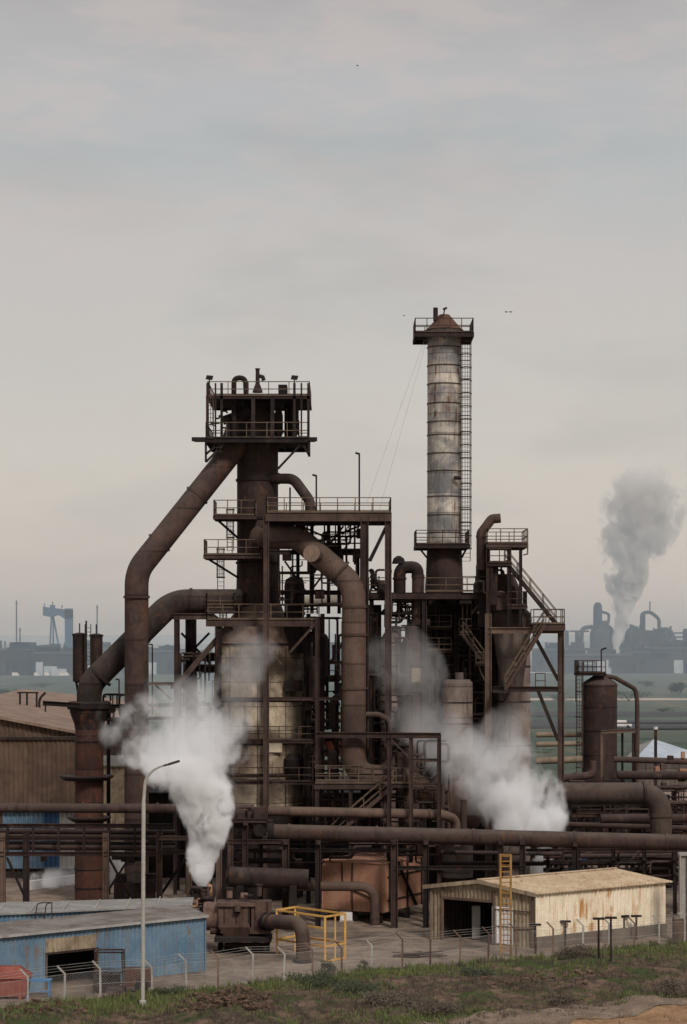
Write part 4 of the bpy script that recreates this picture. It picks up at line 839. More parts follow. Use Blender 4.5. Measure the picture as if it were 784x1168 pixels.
conduits(rr_, 640,784,972,1010,158,26,(RUSTD,RUST,RUSTM),(.04,.12)); boxes(rr_, 640,784,975,1010,159,14,mats=(RUSTD,RUST,GREYP))
panel(rr_, 652,668,975,982,160,BLUEP,'blue_box',1); panel(rr_, 770,784,974,979,160,BLUEP,'blue_box',1)
rk = thing('rear_rack', 'tangled steel racks and platforms behind the big elbow pipe', 'pipe rack')
for x in (628,650,690,715,745,762,781):
    column(rk, x, R.uniform(885,915), 1010, 172, .28, R.choice((RUSTD,RUST))); column(rk, x+6, R.uniform(870,915), 1010, 178, .28, RUSTD)
for y in (900,918,930,942,958): beam(rk, (612,y,173),(800,y+R.uniform(-2,2),173),.22,R.choice((RUSTD,RUST,RUSTM)))
conduits(rk, 612,790,898,965,174,60,(RUSTD,RUSTD,RUST,RUSTM),(.04,.14),3); boxes(rk, 615,784,900,960,175,26,s=(.5,1.8)); boxes(rk, 730,784,860,900,175,10,mats=(GREYP,RUST,ORNG)); railing(rk, [W(690,930,171), W(740,930,171)], 1.1, RAILD)
# ------------------------------------------------------------------ backing buildings
def hall(name, label, cat, x0, x1, yt, Y, dep, mat, rmat, drop=.6, yt2=None):
    t = thing(name, label, cat); a, b = W(x0,yt,Y), W(x1,yt2 or yt,Y)
    MB().corrug(a, b, 0, 0, a.z, b.z, .5, .05).build('wall', mat, t); MB().corrug((b.x,b.y), (b.x,b.y+dep), 0,0,b.z,b.z,.5,.05).build('wall', mat, t); MB().corrug((a.x,a.y+dep), (a.x,a.y), 0,0,a.z,a.z,.5,.05).build('wall', mat, t)
    quad_roof('roof', [(a.x-.3,Y-.3,a.z+.1),(b.x+.3,Y-.3,b.z+.1),(b.x+.3,Y+dep,b.z+drop),(a.x-.3,Y+dep,a.z+drop)], rmat, t, .12); return t
hall('dark_backing_hall', 'dark corrugated backing hall added to fill the dark behind the furnace foot', 'building', 165, 478, 905, 181, 14, RUSTD, RUSTD); hall('dark_backing_hall', 'dark low corrugated hall added as backdrop behind the pipes at the right edge', 'building', 565, 800, 915, 192, 10, RUSTD, BRNRF)  # added dark halls, their colour filling in the gloom behind the plant
bh = thing('brown_hall', 'large brown corrugated hall with pale brown roof at the left edge', 'building'); YB = 186
a, b = W(-60,824,YB), W(90,833,YB); z1 = W(0,842,YB).z
MB().corrug(a, b, 0, 0, z1, z1, .42, .05).build('wall', BRNC, bh); MB().box(a.x, b.x, YB-.25, YB+.05, z1-.12, z1+.14).build('ledge', FRAME, bh)
MB().corrug(a+Vector((0,.3,0)), b+Vector((0,.3,0)), z1+.14, z1+.14, W(-60,806,YB).z, W(90,835,YB).z, .42, .05).build('upper_wall', BRNC, bh); MB().corrug(b, b+Vector((0,40,0)), 0,0,b.z,b.z,.42).build('wall', BRNC, bh)
quad_roof('roof', [W(-60,805.5,YB-.3), W(91,834.5,YB-.3), W(91,834.5,YB-.3)+Vector((4,44,1.2)), W(-60,805.5,YB-.3)+Vector((0,44,.6))], BRNRF, bh, .25)
rh_ = thing('roof_frame', 'open dark pipe frame standing on the brown hall roof', 'frame'); Yr = 200
for x in (23,31,42): MB().bar(W(x,819,Yr), W(x,790,Yr), .16).build('post', RUSTD, rh_)
MB().bar(W(20,790,Yr), W(44,790,Yr), .14).build('top_rail', RUSTD, rh_); MB().bar(W(23,818,Yr), W(50,816,Yr), .2).build('base_rail', RUSTD, rh_); MB().tube([W(45,818,Yr), W(45,797,Yr), W(52,790,Yr)], .12, 10, 1).build('bent_pipe', RUSTD, rh_)
pw = hall('pale_annex', 'pale grey corrugated annex seen between the rusty column and the downcomer', 'building', 112, 146, 874, 178, 6, BEIGED, GREYRF)
la = thing('blue_annex', 'blue and grey sheeted lean-to under the brown hall', 'building'); YA = 180
for x0, x1, m in ((3,50,BLUEC),(50,68,BLUED),(68,92,GALV)): MB().corrug(W(x0,0,YA), W(x1,0,YA), .9, .9, W(0,924,YA).z, W(0,924,YA).z, .4, .05).build('wall_panel', m, la)
MB().corrug(W(-30,0,YA), W(3,0,YA), .9,.9, W(0,924,YA).z, W(0,924,YA).z, .4, .05).build('wall_panel', BRNC, la); MB().box(W(-30,0,YA).x, W(92,0,YA).x, YA-.5, YA+5, W(0,925,YA).z, W(0,922,YA).z).build('roof', GREYRF, la)
lw = thing('low_wall', 'low dirty white concrete wall in the yard under the pipe rack', 'wall'); a, b = W(28,1011,172), W(92,1002,176); MB().bar(a, b, .5, .0+.75, up=(0,0,1)).build('wall_block', WHITE, lw); MB().bar(a-Vector((0,0,.7)), b-Vector((0,0,.7)), .6, .7).build('footing', CONC, lw)
# ------------------------------------------------------------------ left pipe rack
lr = thing('left_pipe_rack', 'long truss pipe rack on columns crossing the left side', 'pipe rack')
for Y in (149.2, 151.6):
    for y in (942,957,974): beam(lr, (-40,y,Y),(196,y,Y),.26 if y != 957 else .18, RUST if Y < 150 else RUSTD)
    for x in range(-20, 196, 29): MB().bar(W(x,942,Y), W(x,974,Y), .16).build('web_post', RUSTD, lr)
    for x, m in ((3,FRAMEL),(30,RUSTD),(121,FRAMEL),(182,FRAMEL)): column(lr, x, 950, 1058, Y, .42, m if Y < 150 else RUSTD)
brace(lr, (8,978,149.2),(28,1022,149.2),.16,RUSTD); brace(lr, (148,978,149.2),(124,1015,149.2),.16,RUSTD); brace(lr, (124,978,149.4),(148,1022,149.4),.16,RUSTD)
for y, r, m, lb in ((948,3,RUST,'upper pipe lying inside the left pipe rack'),(953,2,FRAMEL,'thin pale pipe lying inside the left pipe rack'),(966,3.4,RUSTM,'thickest pipe lying low inside the left pipe rack'),(961,2,RUSTD,'thin dark pipe lying inside the left pipe rack')): pipe('rack_pipe', lb, [(-40,y,150.4),(200,y+1,150.4)], r, 0, m, cat='pipe', group='pipes in the left pipe rack', seg=12)
boxes(lr, 0,190,976,980,150.4,6); boxes(lr, 130,176,1000,1024,152,8,mats=(RUST,RUSTM,GREYP),s=(.5,1.6))
cf = thing('centre_frame', 'row of rusty bents under the long pipes left of centre', 'frame')
for x, y0, m in ((216,955,FRAMEL),(250,960,FRAMEL),(263,936,FRAME),(280,936,RUST),(326,958,FRAME),(363,958,RUSTD),(450,958,FRAME),(486,958,RUSTD),(571,958,RUST),(596,958,RUSTD),(656,960,RUSTD)):
    for Y in (149,152): column(cf, x, y0, 1064, Y, .5 if x in (326,450) else .4, m if Y < 150 else RUSTD)
    MB().bar(W(x,y0+3,148.5), W(x,y0+3,152.5), .3).build('cap_beam', RUST, cf)
for y, x0, x1, m in ((956,182,252,FRAMEL),(960,250,330,FRAME),(972,182,252,RUST),(990,450,600,RUSTD),(936,262,306,FRAME)): beam(cf, (x0,y,149),(x1,y,149),.24,m); beam(cf, (x0,y,152),(x1,y,152),.24,RUSTD)
brace(cf, (217,1020,149),(248,970,149),.2,RUST); brace(cf, (184,1020,152),(214,975,152),.2,RUSTD); conduits(cf, 265,500,962,984,152,18,(RUSTD,RUST,RUSTM),(.04,.13)); boxes(cf, 270,360,966,1000,153,8); boxes(cf, 268,310,925,950,151,8,mats=(RUST,FRAME))
cf2 = thing('valve_block', 'square rusty valve housing at the left end of the long thick pipe', 'valve'); panel(cf2, 287,306,934,960,151,FRAME,'housing',1.6); panel(cf2, 291,303,920,934,151,RUST,'bonnet',1.1); MB().tube([W(296,947,149.3), W(296,947,148.9)], m_(7,150), 18).build('flange_plate', RUSTD, cf2)
conduits(cf2, 270,305,915,955,150.4,8)
# horizontal vessel and mesh screen behind machine
hv = thing('lying_vessel', 'rusty cylindrical vessel lying behind the bent pipe machine', 'vessel'); MB().tube([W(262,1000,147), W(352,1003,147)], m_(11.5,147), 28).build('shell', RUST, hv); MB().tube([W(262,1000,147), W(258,1000,147)], [m_(11.5,147),m_(7,147)], 28).build('end_cap', RUST, hv)
for x in (275,335): panel(hv, x-4,x+4,1008,1052,147.5,RUSTD,'saddle',1.2)
for x in (285,320): 
    c = W(x,1000+ (x-262)*.03,147); MB().tube([c-Vector((.06,0,0)), c+Vector((.06,0,0))], m_(12.2,147), 28).build('band', RUSTD, hv)
# orange casing
oc = thing('orange_casing', 'large rust-orange box casing under the long thick pipe', 'equipment housing')
f0, f1, f2 = W(367,0,153.4), W(438,0,151.2), W(485,0,157); f3 = f0+f2-f1; zb, zt = .75, W(0,986,151.2).z
base = [Vector((p.x,p.y,0)) for p in (f0,f1,f2,f3)]
MB().hexa([p+up(zb) for p in base]+[p+up(zt) for p in base]).build('body', ORNG, oc, .05)
MB().hexa([p+up(zt+.003)+(p-(base[0]+base[2])/2)*.03 for p in base]+[p+up(zt+.12)+(p-(base[0]+base[2])/2)*.03 for p in base]).build('lid', ORNG, oc, .03)
fn = (base[1]-base[0]).normalized(); f_n = Vector((fn.y,-fn.x,0)); sn = (base[2]-base[1]).normalized(); s_n = Vector((sn.y,-sn.x,0))
for s in (.02,.5,.98): MB().bar(base[0].lerp(base[1],s)+up(zb)+f_n*.05, base[0].lerp(base[1],s)+up(zt)+f_n*.05, .1).build('rib', RUST if s == .5 else ORNG, oc)
for s in (.12,.55,.9): MB().bar(base[1].lerp(base[2],s)+up(zb)+s_n*.06, base[1].lerp(base[2],s)+up(zt)+s_n*.06, .13).build('door_bar', RUSTD, oc)
for z in (1.6,3.3): MB().bar(base[1].lerp(base[2],.08)+up(z)+s_n*.07, base[1].lerp(base[2],.92)+up(z)+s_n*.07, .09).build('hinge_bar', RUSTD, oc)
MB().bar(base[1].lerp(base[2],.3)+up(zt)+s_n*.12, base[1].lerp(base[2],.75)+up(zb+.1)+s_n*.12, .14).build('slanted_bar', RUSTD, oc)
for p in [base[0].lerp(base[1],s) for s in (.1,.5,.9)]+[base[1].lerp(base[2],s) for s in (.5,.95)]: MB().bar(p-f_n*.4, p-f_n*.4+up(zb), .4).build('leg', RUSTD, oc)
MB().tube([base[0].lerp(base[1],.33)+up(zt)+f_n*.06, base[0].lerp(base[1],.35)+up(2.6)+f_n*.08, base[0].lerp(base[1],.8)+up(1.8)+f_n*.08, base[0].lerp(base[1],.82)+up(1.2)+f_n*.08], .045, 8, .6).build('hose', RUSTD, oc)
pipe('casing_pipe', 'tan-brown pipe bending down across the front of the orange casing', [(340,1011,150.6),(428,1011,150.6),(428,1062,150.6)], 5.4, 3.6, PIPEM, [(360,1011,150.6,(1,0)),(428,1046,150.6,(0,1))], seg=18)
# bent pipe machine near the yellow cage
mc = thing('pump_machine', 'rusty box-shaped blower with a thick bent outlet pipe by the blue shed', 'machine'); YM = 138
panel(mc, 251,288,1030,1054,YM,MACH,'casing',1.6); panel(mc, 286,310,1026,1062,YM-.2,MACH,'gearbox',1.4); panel(mc, 247,311,1064,1069,YM+.2,RUSTD,'base_plate',2.4); panel(mc, 249,293,1026,1030,YM+.1,MACH,'lid',1.9)
q0, q1, q2, q3 = W(251,1054,YM), W(288,1054,YM), W(258,1066,YM), W(284,1066,YM)
MB().hexa([(q2.x,YM-1.3,q2.z),(q3.x,YM-1.3,q2.z),(q3.x,YM-.2,q2.z),(q2.x,YM-.2,q2.z),(q0.x,YM-1.6,q0.z),(q1.x,YM-1.6,q0.z),(q1.x,YM,q0.z),(q0.x,YM,q0.z)]).build('hopper_bottom', MACH, mc)
for x in (256,270,284): MB().bar(W(x,1031,YM-1.62), W(x,1053,YM-1.62), .07).build('casing_rib', RUST, mc)
for x in (291,305): MB().bar(W(x,1028,YM-1.62), W(x,1061,YM-1.62), .07).build('gearbox_rib', RUST, mc)
MB().tube([W(233,1045,YM-.4), W(253,1045,YM-.4)], m_(16,YM), 24).build('motor_drum', MACH, mc); MB().tube([W(230,1045,YM-.4), W(233,1045,YM-.4)], [m_(10,YM),m_(16,YM)], 24).build('drum_end', RUSTD, mc)
for x in (252,270,290,306): panel(mc, x-2,x+2,1068,1090,YM,RUSTD,'leg',.4); panel(mc, x-2,x+2,1068,1080,YM+1.6,RUSTD,'leg',.4)
panel(mc, 245,312,1084,1092,YM+.3,CONC,'plinth',2.6)
MB().tube([W(298,1051,YM-1.2), W(308,1051,YM-2), W(346,1053,132.7), W(346,1098,132.7)], m_(8,YM), 22, 1.3, True, 10).build('outlet_pipe', PIPEM, mc)
for a_, b_, r_, m_2 in (((262,1024),(262,1014),3.5,MACH),((275,1022),(283,1022),4,MACH),((296,1022),(296,1010),3,RUSTM),((240,1062),(252,1062),4,RUST),((256,1078),(300,1078),3,RUSTM)): MB().tube([W(*a_,YM-.9), W(*b_,YM-.9)], m_(r_,YM), 14).build('valve_pipe', m_2, mc); MB().tube([W(*b_,YM-.9), W(b_[0]+.1,b_[1]-1.5,YM-.9)], m_(r_*1.5,YM), 14).build('valve_cap', RUSTD, mc)
for x in (303,309): MB().tube([W(x,1051,YM-1.2-(x-298)*.08)-Vector((.07,-.05,0)), W(x,1051,YM-1.2-(x-298)*.08)+Vector((.07,-.05,0))], m_(10.5,YM), 22).build('flange', RUSTD, mc)
MB().tube([W(346,1094,132.7), W(346,1098,132.7)], m_(11,YM), 20).build('foot_flange', RUSTD, mc)
MB().tube([W(271,1033,YM-1.7), W(271,1041,YM-1.9)], .22, 14).build('inspection_cap', RUSTM, mc); conduits(mc, 250,310,1066,1090,YM-.6,12,(RUSTD,RUST,FRAME),(.03,.08),.5); boxes(mc, 255,310,1072,1088,YM,6,mats=(RUSTD,RUST,GREYP))
sv2 = thing('steam_valve', 'cluster valve with small gauge drum where the thick white steam escapes', 'valve'); YV = 141.5
MB().tube([W(231,1040,YV), W(231,1012,YV)], .2, 12).build('riser', RUST, sv2); MB().tube([W(226,1020,YV), W(240,1020,YV)], .26, 12).build('valve_body', RUSTM, sv2); MB().tube([W(224,1018,YV-.3), W(224,1018,YV+.2)], .45, 16).build('hand_wheel', RUSTD, sv2); shell(sv2, 'gauge_drum', 239, YV, [(3.5,1024),(3.5,1010),(1,1008)], ORNG, 14); conduits(sv2, 214,244,1012,1034,YV,14,(RUSTD,RUST,ORNG),(.04,.1),.6)
# blocks and junk in the yard
for px, py, w, h, lb, m in ((505,1058,1.5,1.0,'pale concrete block beside the orange casing foot',CONC),(395,1052,.9,.7,'white painted block under the orange casing',WHITE)):
    g = G(px, py); t = thing('concrete_block', lb, 'block'); MB().box(g.x-w/2, g.x+w/2, g.y, g.y+1, 0, h).build('block_body', m, t, .06); MB().box(g.x-w/2-.06, g.x+w/2+.06, g.y-.06, g.y+1.06, 0, .14).build('footing', CONC, t, .03)
ht2 = thing('debris_pile', 'small flat pile of scrap timber in the yard left of the cream shed', 'scrap'); g = G(478,1092)
for i in range(12): a = g+Vector((R.uniform(-1.2,1.2), R.uniform(-.4,.5), .06+.02*i)); th = R.uniform(-.5,.5); v = Vector((math.cos(th), math.sin(th), R.uniform(-.05,.1)))*R.uniform(.4,1.1); MB().bar(a-v, a+v, .16, .07).build('plank', R.choice((FRAME,RUSTM,FRAMEL)), ht2)
rg = thing('grey_post', 'thick grey steel post at the right edge beyond the cream shed', 'post'); MB().ibeam(W(780,1078,142)*1, W(780,973,142), .6).build('post_shaft', GALV, rg); MB().bar(W(774,974,142), W(788,974,142), .5, .2).build('head_plate', GALV, rg)
gt = thing('yard_gate', 'small rusty framed panel at the right edge by the fence', 'gate'); MB().box(W(768,0,141).x, W(784,0,141).x, 140.9, 141, .2, 1.7).build('panel', BRNC, gt); 
for x in (768,784): MB().bar((W(x,0,141).x,140.95,0),(W(x,0,141).x,140.95,1.8),.12).build('gate_post', FRAME, gt)
# thin lamp mast left of the furnace frame
for x, y0, y1, lb in ((174,735,815,'thin lamp mast between the downcomer and the furnace frame'),(136,775,815,'short thin rod mast between the slanted pipe and the downcomer')):
    t = thing('thin_mast', lb, 'mast'); MB().bar(W(x,y1,170), W(x,y0,170), .1).build('pole', RAILD, t); MB().bar(W(x,y0,170), W(x-4,y0,170), .12).build('head', RAILD, t)
lg = thing('left_bridge', 'thin pipe bridge running from the furnace frame to the rusty column', 'platform'); beam(lg, (112,806,166),(250,803,166),.26,RUSTD); beam(lg, (112,820,166),(250,818,166),.2,RUSTD); beam(lg, (170,780,163),(202,780,163),.22,FRAMEL); brace(lg, (178,782,163),(196,798,163),.14,FRAMEL); conduits(lg, 118,145,792,822,166,16,(RUSTD,RUST),(.04,.09)); boxes(lg, 118,146,806,826,166,5)
for x in (124,148,200,240): column(lg, x, 806, 1020, 166, .28, RUSTD)
# ------------------------------------------------------------------ far landscape
def hills(name, Y, base, amp, seed, c1, c2, x0=-4500, x1=4500):
    vs = []; fs = []; n = 160
    for j, (dy, k) in enumerate(((-600,0),(-250,.55),(0,1),(400,.9))):
        for i in range(n+1):
            x = x0+(x1-x0)*i/n; h = base+amp*mnoise.fractal(Vector((x*.0007+seed, seed, 0)), 1., 2., 4)
            vs.append((x, Y+dy+120*mnoise.noise(Vector((x*.002, j, seed))), max(-2, h*k-(2 if k == 0 else 0))))
    for j in range(3):
        for i in range(n): o = j*(n+1)+i; fs.append((o, o+1, o+n+2, o+n+1))
    tag(MB().add(vs, fs, True).build(name, soil(name+'_turf', c1, c2, .004)), kind='structure')
hills('hills', 6500, 52, 16, 3.3, (.055,.075,.045), (.09,.10,.06)); hills('hills', 4200, 22, 10, 8.1, (.05,.065,.045), (.08,.085,.06))
def fbox(t, x0, x1, y0, y1, Y, dep, mat, name):
    a, b = W(x0,y1,Y), W(x1,y0,Y); return MB().box(a.x, b.x, Y, Y+dep, max(0,a.z) if a.z < 3 else a.z, b.z).build(name, mat, t)
YW = 1480
gc = thing('gantry_crane', 'far blue gantry crane with slender trestle leg and broad box leg on the horizon', 'crane')
fbox(gc, 74,82,694,742,YW,8,FARBL,'box_leg'); a, b = W(49,704,YW), W(82,704,YW)
g_ = [W(49,692,YW),W(49,702,YW),W(58,704,YW),W(66,701,YW),W(74,706,YW),W(82,706,YW),W(82,696,YW),W(66,694,YW)]
o = MB(); o.add([p for p in g_]+[p+Vector((0,8,0)) for p in g_], [tuple(range(7,-1,-1)), tuple(range(8,16))]+[(i,(i+1)%8,(i+1)%8+8,i+8) for i in range(8)]); o.build('girder', FARBL, gc)
for p, q in (((59,703),(57,742)),((61,703),(61,742)),((61,703),(68,742))): MB().bar(W(*p,YW+3), W(*q,YW+3), 1.1).build('trestle_leg', FARBL, gc)
for x, y in ((51,688),(60,686),(71,690)): MB().bar(W(x,694,YW+3), W(x,y,YW+3), .7).build('mast', FARBL, gc)
fbox(gc, 57,62,690,694,YW+2,5,FARBL,'trolley_house')
for x, y0, y1, Y, lb in ((19,685,742,1500,'tall faint mast on the far left horizon'),(111,690,742,1500,'faint mast right of the far blue crane'),(23,716,742,1490,'short faint mast beside the tall far left mast'),(6,731,745,1450,'stubby faint mast at the far left edge')):
    tt = thing('far_mast', lb, 'mast'); MB().bar(W(x,y1+6,Y), W(x,y0,Y), .8).build('pole', FARG, tt); MB().bar(W(x-1.5,y0+3,Y), W(x+1.5,y0+3,Y), .5).build('cross_arm', FARG, tt)
def far_block(label, x0, x1, y0, y1, Y, mat, n=0, roof=None):
    t = thing('far_building', label, 'building', 'low buildings on the far horizon'); a, b = W(x0,y1,Y), W(x1,y0,Y); zb = 0
    MB().box(a.x, b.x, Y, Y+22, zb, b.z).build('wall', mat, t); MB().hexa([(a.x-1,Y-1,b.z+.02),(b.x+1,Y-1,b.z+.02),(b.x+1,Y+23,b.z+.02),(a.x-1,Y+23,b.z+.02),(a.x,Y+8,b.z+1.6),(b.x,Y+8,b.z+1.6),(b.x,Y+14,b.z+1.6),(a.x,Y+14,b.z+1.6)]).build('roof', roof or FARG, t)
    for i in range(n*2):
        q = R.uniform(a.x, b.x-8); hh = b.z+R.uniform(1.5,7); ww = R.choice((1.,2.,6.,10.)); MB().box(q, q+ww, Y+9, Y+12, b.z, hh).build('roof_unit', R.choice((FARB,FARG,mat)), t)
    for i in range(n):
        q = R.uniform(a.x, b.x-12); MB().box(q, q+R.uniform(4,14), Y-R.uniform(3,8), Y-1.2, 0, b.z*R.uniform(.25,.8)).build('lean_to', R.choice((FARB,FARG,FARB,FARRF)), t)
    for i in range(n):
        q = a.x+(b.x-a.x)*(i+.5)/n; w = (b.x-a.x)/n*.3; MB().box(q-w, q+w, Y-.15, Y-.02, b.z*.2, b.z*.55).build('bay_opening', BLK, t)
for lb, x0, x1, y0, Y, m, n in (('long low brown works hall at the far left',-30,38,742,1400,FARB,8),('dark works hall below the far blue crane',38,96,746,1380,FARG,6),('grey-brown works hall between crane and slim tanks',60,140,741,1600,FARB,7),('low hall seen between the downcomer and the frame',140,240,744,1450,FARG,7),
  ('small pale roofed hall seen right of the tan body',350,400,742,1500,FARG,4),('long brown works hall left of the far plant',610,668,742,1560,FARG,6),('dark long hall in front of the far plant',640,722,748,1490,FARB,8),('brown hall right of the far steam plume',715,762,745,1500,FARB,5),('dark hall at the far right edge',745,810,740,1500,FARG,6)): far_block(lb, x0, x1, y0, 772, Y, m, n)
for i in range(30):
    x = R.uniform(2,140); Y = R.choice((1395,1395,1374)); w = R.uniform(.5,1.6)
    if i < 9: t = thing('white_vehicle', 'tiny white vehicle parked in front of the far left works halls', 'vehicle', 'white vehicles at the far works'); p = Vector((W(x,0,1370).x, 1362+R.uniform(-4,4), 0)); MB().box(p.x-1.3, p.x+1.0, p.y, p.y+1.6, .3, 2.4).build('body', WHITE, t); MB().box(p.x+1.02, p.x+2, p.y, p.y+1.6, .3, 1.6).build('cab', WHITE, t); MB().box(p.x-1.1, p.x+1.8, p.y+.1, p.y+1.5, 0, .3).build('wheel', BLK, t)
cl = thing('far_conveyor', 'thin dark conveyor line on the roofs of the far left works', 'conveyor'); MB().bar(W(8,741,1390), W(56,737,1390), 1.5, 2).build('gallery', FARG, cl)
for x in (12,24,36,48): MB().bar(W(x,740,1391), W(x,768,1391), 1).build('trestle', FARG, cl)
# far plant on the right
YQ = 1600
f1_ = thing('far_furnace', 'far hazy blast furnace with domed tower left of the grey plume', 'blast furnace')
shell(f1_, 'body', 686, YQ, [(13,768),(13,722),(9,712),(6,708)], FARG, 24); shell(f1_, 'tower', 682, YQ-3, [(5.2,715),(5,693),(4,689),(2,687)], FARG, 20)
fp = lambda pts, r, t, nm='gas_pipe': MB().tube([W(x,y,YQ-4) for x, y in pts], m_(r,YQ), 10, 6).build(nm, FARG, t)
fp([(687,698),(695,700),(694,711),(690,712)], 1.6, f1_); fp([(676,715),(664,716),(663,738)], 2.4, f1_); fp([(692,712),(700,720),(700,740)], 2, f1_); fp([(650,720),(672,720)], 1, f1_)
for x in (647,659): fbox(f1_, x-2,x+2,719,768,YQ,6,FARG,'support_tower')
f2_ = thing('far_gas_plant', 'far hazy gas plant with tall arched pipe right of the grey plume', 'plant block')
fbox(f2_, 704,768,728,768,YQ,30,FARG,'main_block'); fbox(f2_, 714,752,719,728.2,YQ+3,20,FARB,'upper_block'); fbox(f2_, 705,708,711,728.2,YQ+1,4,FARG,'small_stack'); fbox(f2_, 713,716,703,719,YQ+4,4,FARG,'small_stack')
fp([(732,722),(732,699),(742,698),(752,706),(752,728)], 2.0, f2_, 'arched_pipe'); fp([(728,722),(735,700)], 1.2, f2_, 'inclined_leg'); fp([(735,722),(735,700)], 1.4, f2_, 'inclined_leg'); fp([(752,718),(764,718),(768,726),(768,745)], 2.6, f2_, 'side_pipe'); fp([(764,722),(800,722)], .9, f2_, 'pipe_line'); fp([(764,727),(800,726)], .9, f2_, 'pipe_line')
shell(f2_, 'gas_holder', 765, YQ-6, [(8,768),(8,732),(6,727)], FARG, 20); shell(f2_, 'dust_catcher', 729, YQ-6, [(6,768),(6,724),(3,719)], FARB, 18); shell(f2_, 'end_tank', 783, YQ-4, [(4,735),(4,720),(3,717)], FARG, 18)
for x in (711,720,746,758): fbox(f2_, x-.6,x+.6,716,729,YQ-2,2,FARG,'vent_stack')
for i in range(14): x = R.uniform(706,768); fbox(f2_, x, x+R.uniform(2,7), R.uniform(730,745), R.uniform(746,760), YQ-2-R.random(), 1, R.choice((FARB,FARG,FARRF)), 'panel')
for t_, xa, xb in ((f1_,668,702),(f2_,704,770),(f2_,704,770)):
    for i in range(16):
        x = R.uniform(xa,xb); y = R.uniform(712,735); fbox(t_, x, x+R.uniform(.5,4), y, y+R.uniform(8,30), YQ-3-R.random()*4, 2, R.choice((FARB,FARG)), 'plant_unit')
    for i in range(8):
        x = R.uniform(xa,xb); y = R.uniform(715,750); fp([(x,y),(x+R.uniform(4,14),y),(x+R.uniform(4,14),y+R.uniform(5,15))], R.uniform(.3,.8), t_)
fbox(f2_, 640,800,739,742,YQ-9,4,FARG,'pipe_bridge')
for x in range(645,800,13): fbox(f2_, x,x+1,741,768,YQ-9,3,FARB,'bridge_leg')
tag(MB().bar(W(741.5,699,1700), W(741.5,686,1700), .9).build('far_flare_pole', FARG), 'lone pole rising above the far arched pipe', 'pole')
# pale roof warehouse behind the tank
wh = thing('pale_warehouse', 'warehouse with pale blue-grey pitched roof at the right edge behind the tank', 'warehouse'); Y0 = 300
a, b, c, d, e = W(722,868,Y0), W(800,868,Y0), W(722,860,Y0), W(800,866,Y0), W(747,842,Y0+26)
MB().corrug((a.x,a.y),(b.x+14,b.y),0,0,3.4,3.4,.6).build('wall', GREYP, wh); MB().add([W(724,866,Y0),W(820,876,Y0),W(805,862,Y0+20),W(746,843,Y0+24)],[(0,1,2,3)]).build('roof', FARRF, wh); MB().add([W(724,866,Y0),W(746,843,Y0+24),W(728,850,Y0+26),W(712,866,Y0+8)],[(0,1,2,3)]).build('roof', PALERF, wh)
vv = thing('white_van', 'white van parked on the far road right of the storage tank', 'van'); p = W(708,830,505); p.z = .1; MB().box(p.x-2.6, p.x+1.4, p.y-1, p.y+1, .5, 2.0).build('body', WHITE, vv, .2); MB().box(p.x+1.42, p.x+2.6, p.y-1, p.y+1, .5, 1.3).build('bonnet', WHITE, vv, .15)
for x in (-1.7,1.7): MB().tube([(p.x+x,p.y-1.05,.42),(p.x+x,p.y-.8,.42)], .42, 14).build('wheel', BLK, vv)
# field bushes and trees
def far_tree(x, y, wpx, hpx, lb, grp='bushes in the far fields'):
    Y = F*H/(y-HY); t = thing('field_bush', lb, 'bush', grp); w, h = m_(wpx,Y), m_(hpx,Y); c0 = W(x,y,Y); b = MB(); st = MB()
    for i in range(4): a = R.uniform(0,6.28); st.tube([(c0.x,Y,-.2),(c0.x+math.cos(a)*w*.2,Y+math.sin(a)*w*.2,h*.6)],.1,5)
    st.build('trunk', RUSTD, t); cl = [(R.gauss(0,.26), R.gauss(0,.3), R.uniform(.2,.8)) for _ in range(12)]
    for _ in range(900):
        q = R.choice(cl); s = h*R.uniform(.02,.05); p = Vector((c0.x+(q[0]+R.gauss(0,.1))*w, Y+(q[1]+R.gauss(0,.1))*w, max(.1,(q[2]+R.gauss(0,.1))*h))); u_ = Vector((R.gauss(0,1),R.gauss(0,1),R.gauss(0,1))).normalized(); v_ = u_.orthogonal()
        b.add([p-u_*s*1.5,p+v_*s,p+u_*s*1.5,p-v_*s],[(0,1,2,3)])
    b.build('crown', BUSH, t)
for x, y, w, h, lb in ((718,800,34,13,'wide dark bush cluster in the far field right of the storage tank'),(775,792,26,14,'dark bush cluster at the right edge of the far field'),(738,783,16,7,'small dark bush higher up the far field at right'),(640,800,22,9,'dark field bush behind the stair frame leg'),(8,793,22,9,'dark field bush at the left edge'),(48,784,26,6,'low field bush right of the left-edge bush'),(70,800,20,8,'field bush left of the slim tanks'),(757,812,18,6,'low bush just above the far road'),(33,806,18,7,'field bush above the brown hall roof')): far_tree(x,y,w,h,lb)
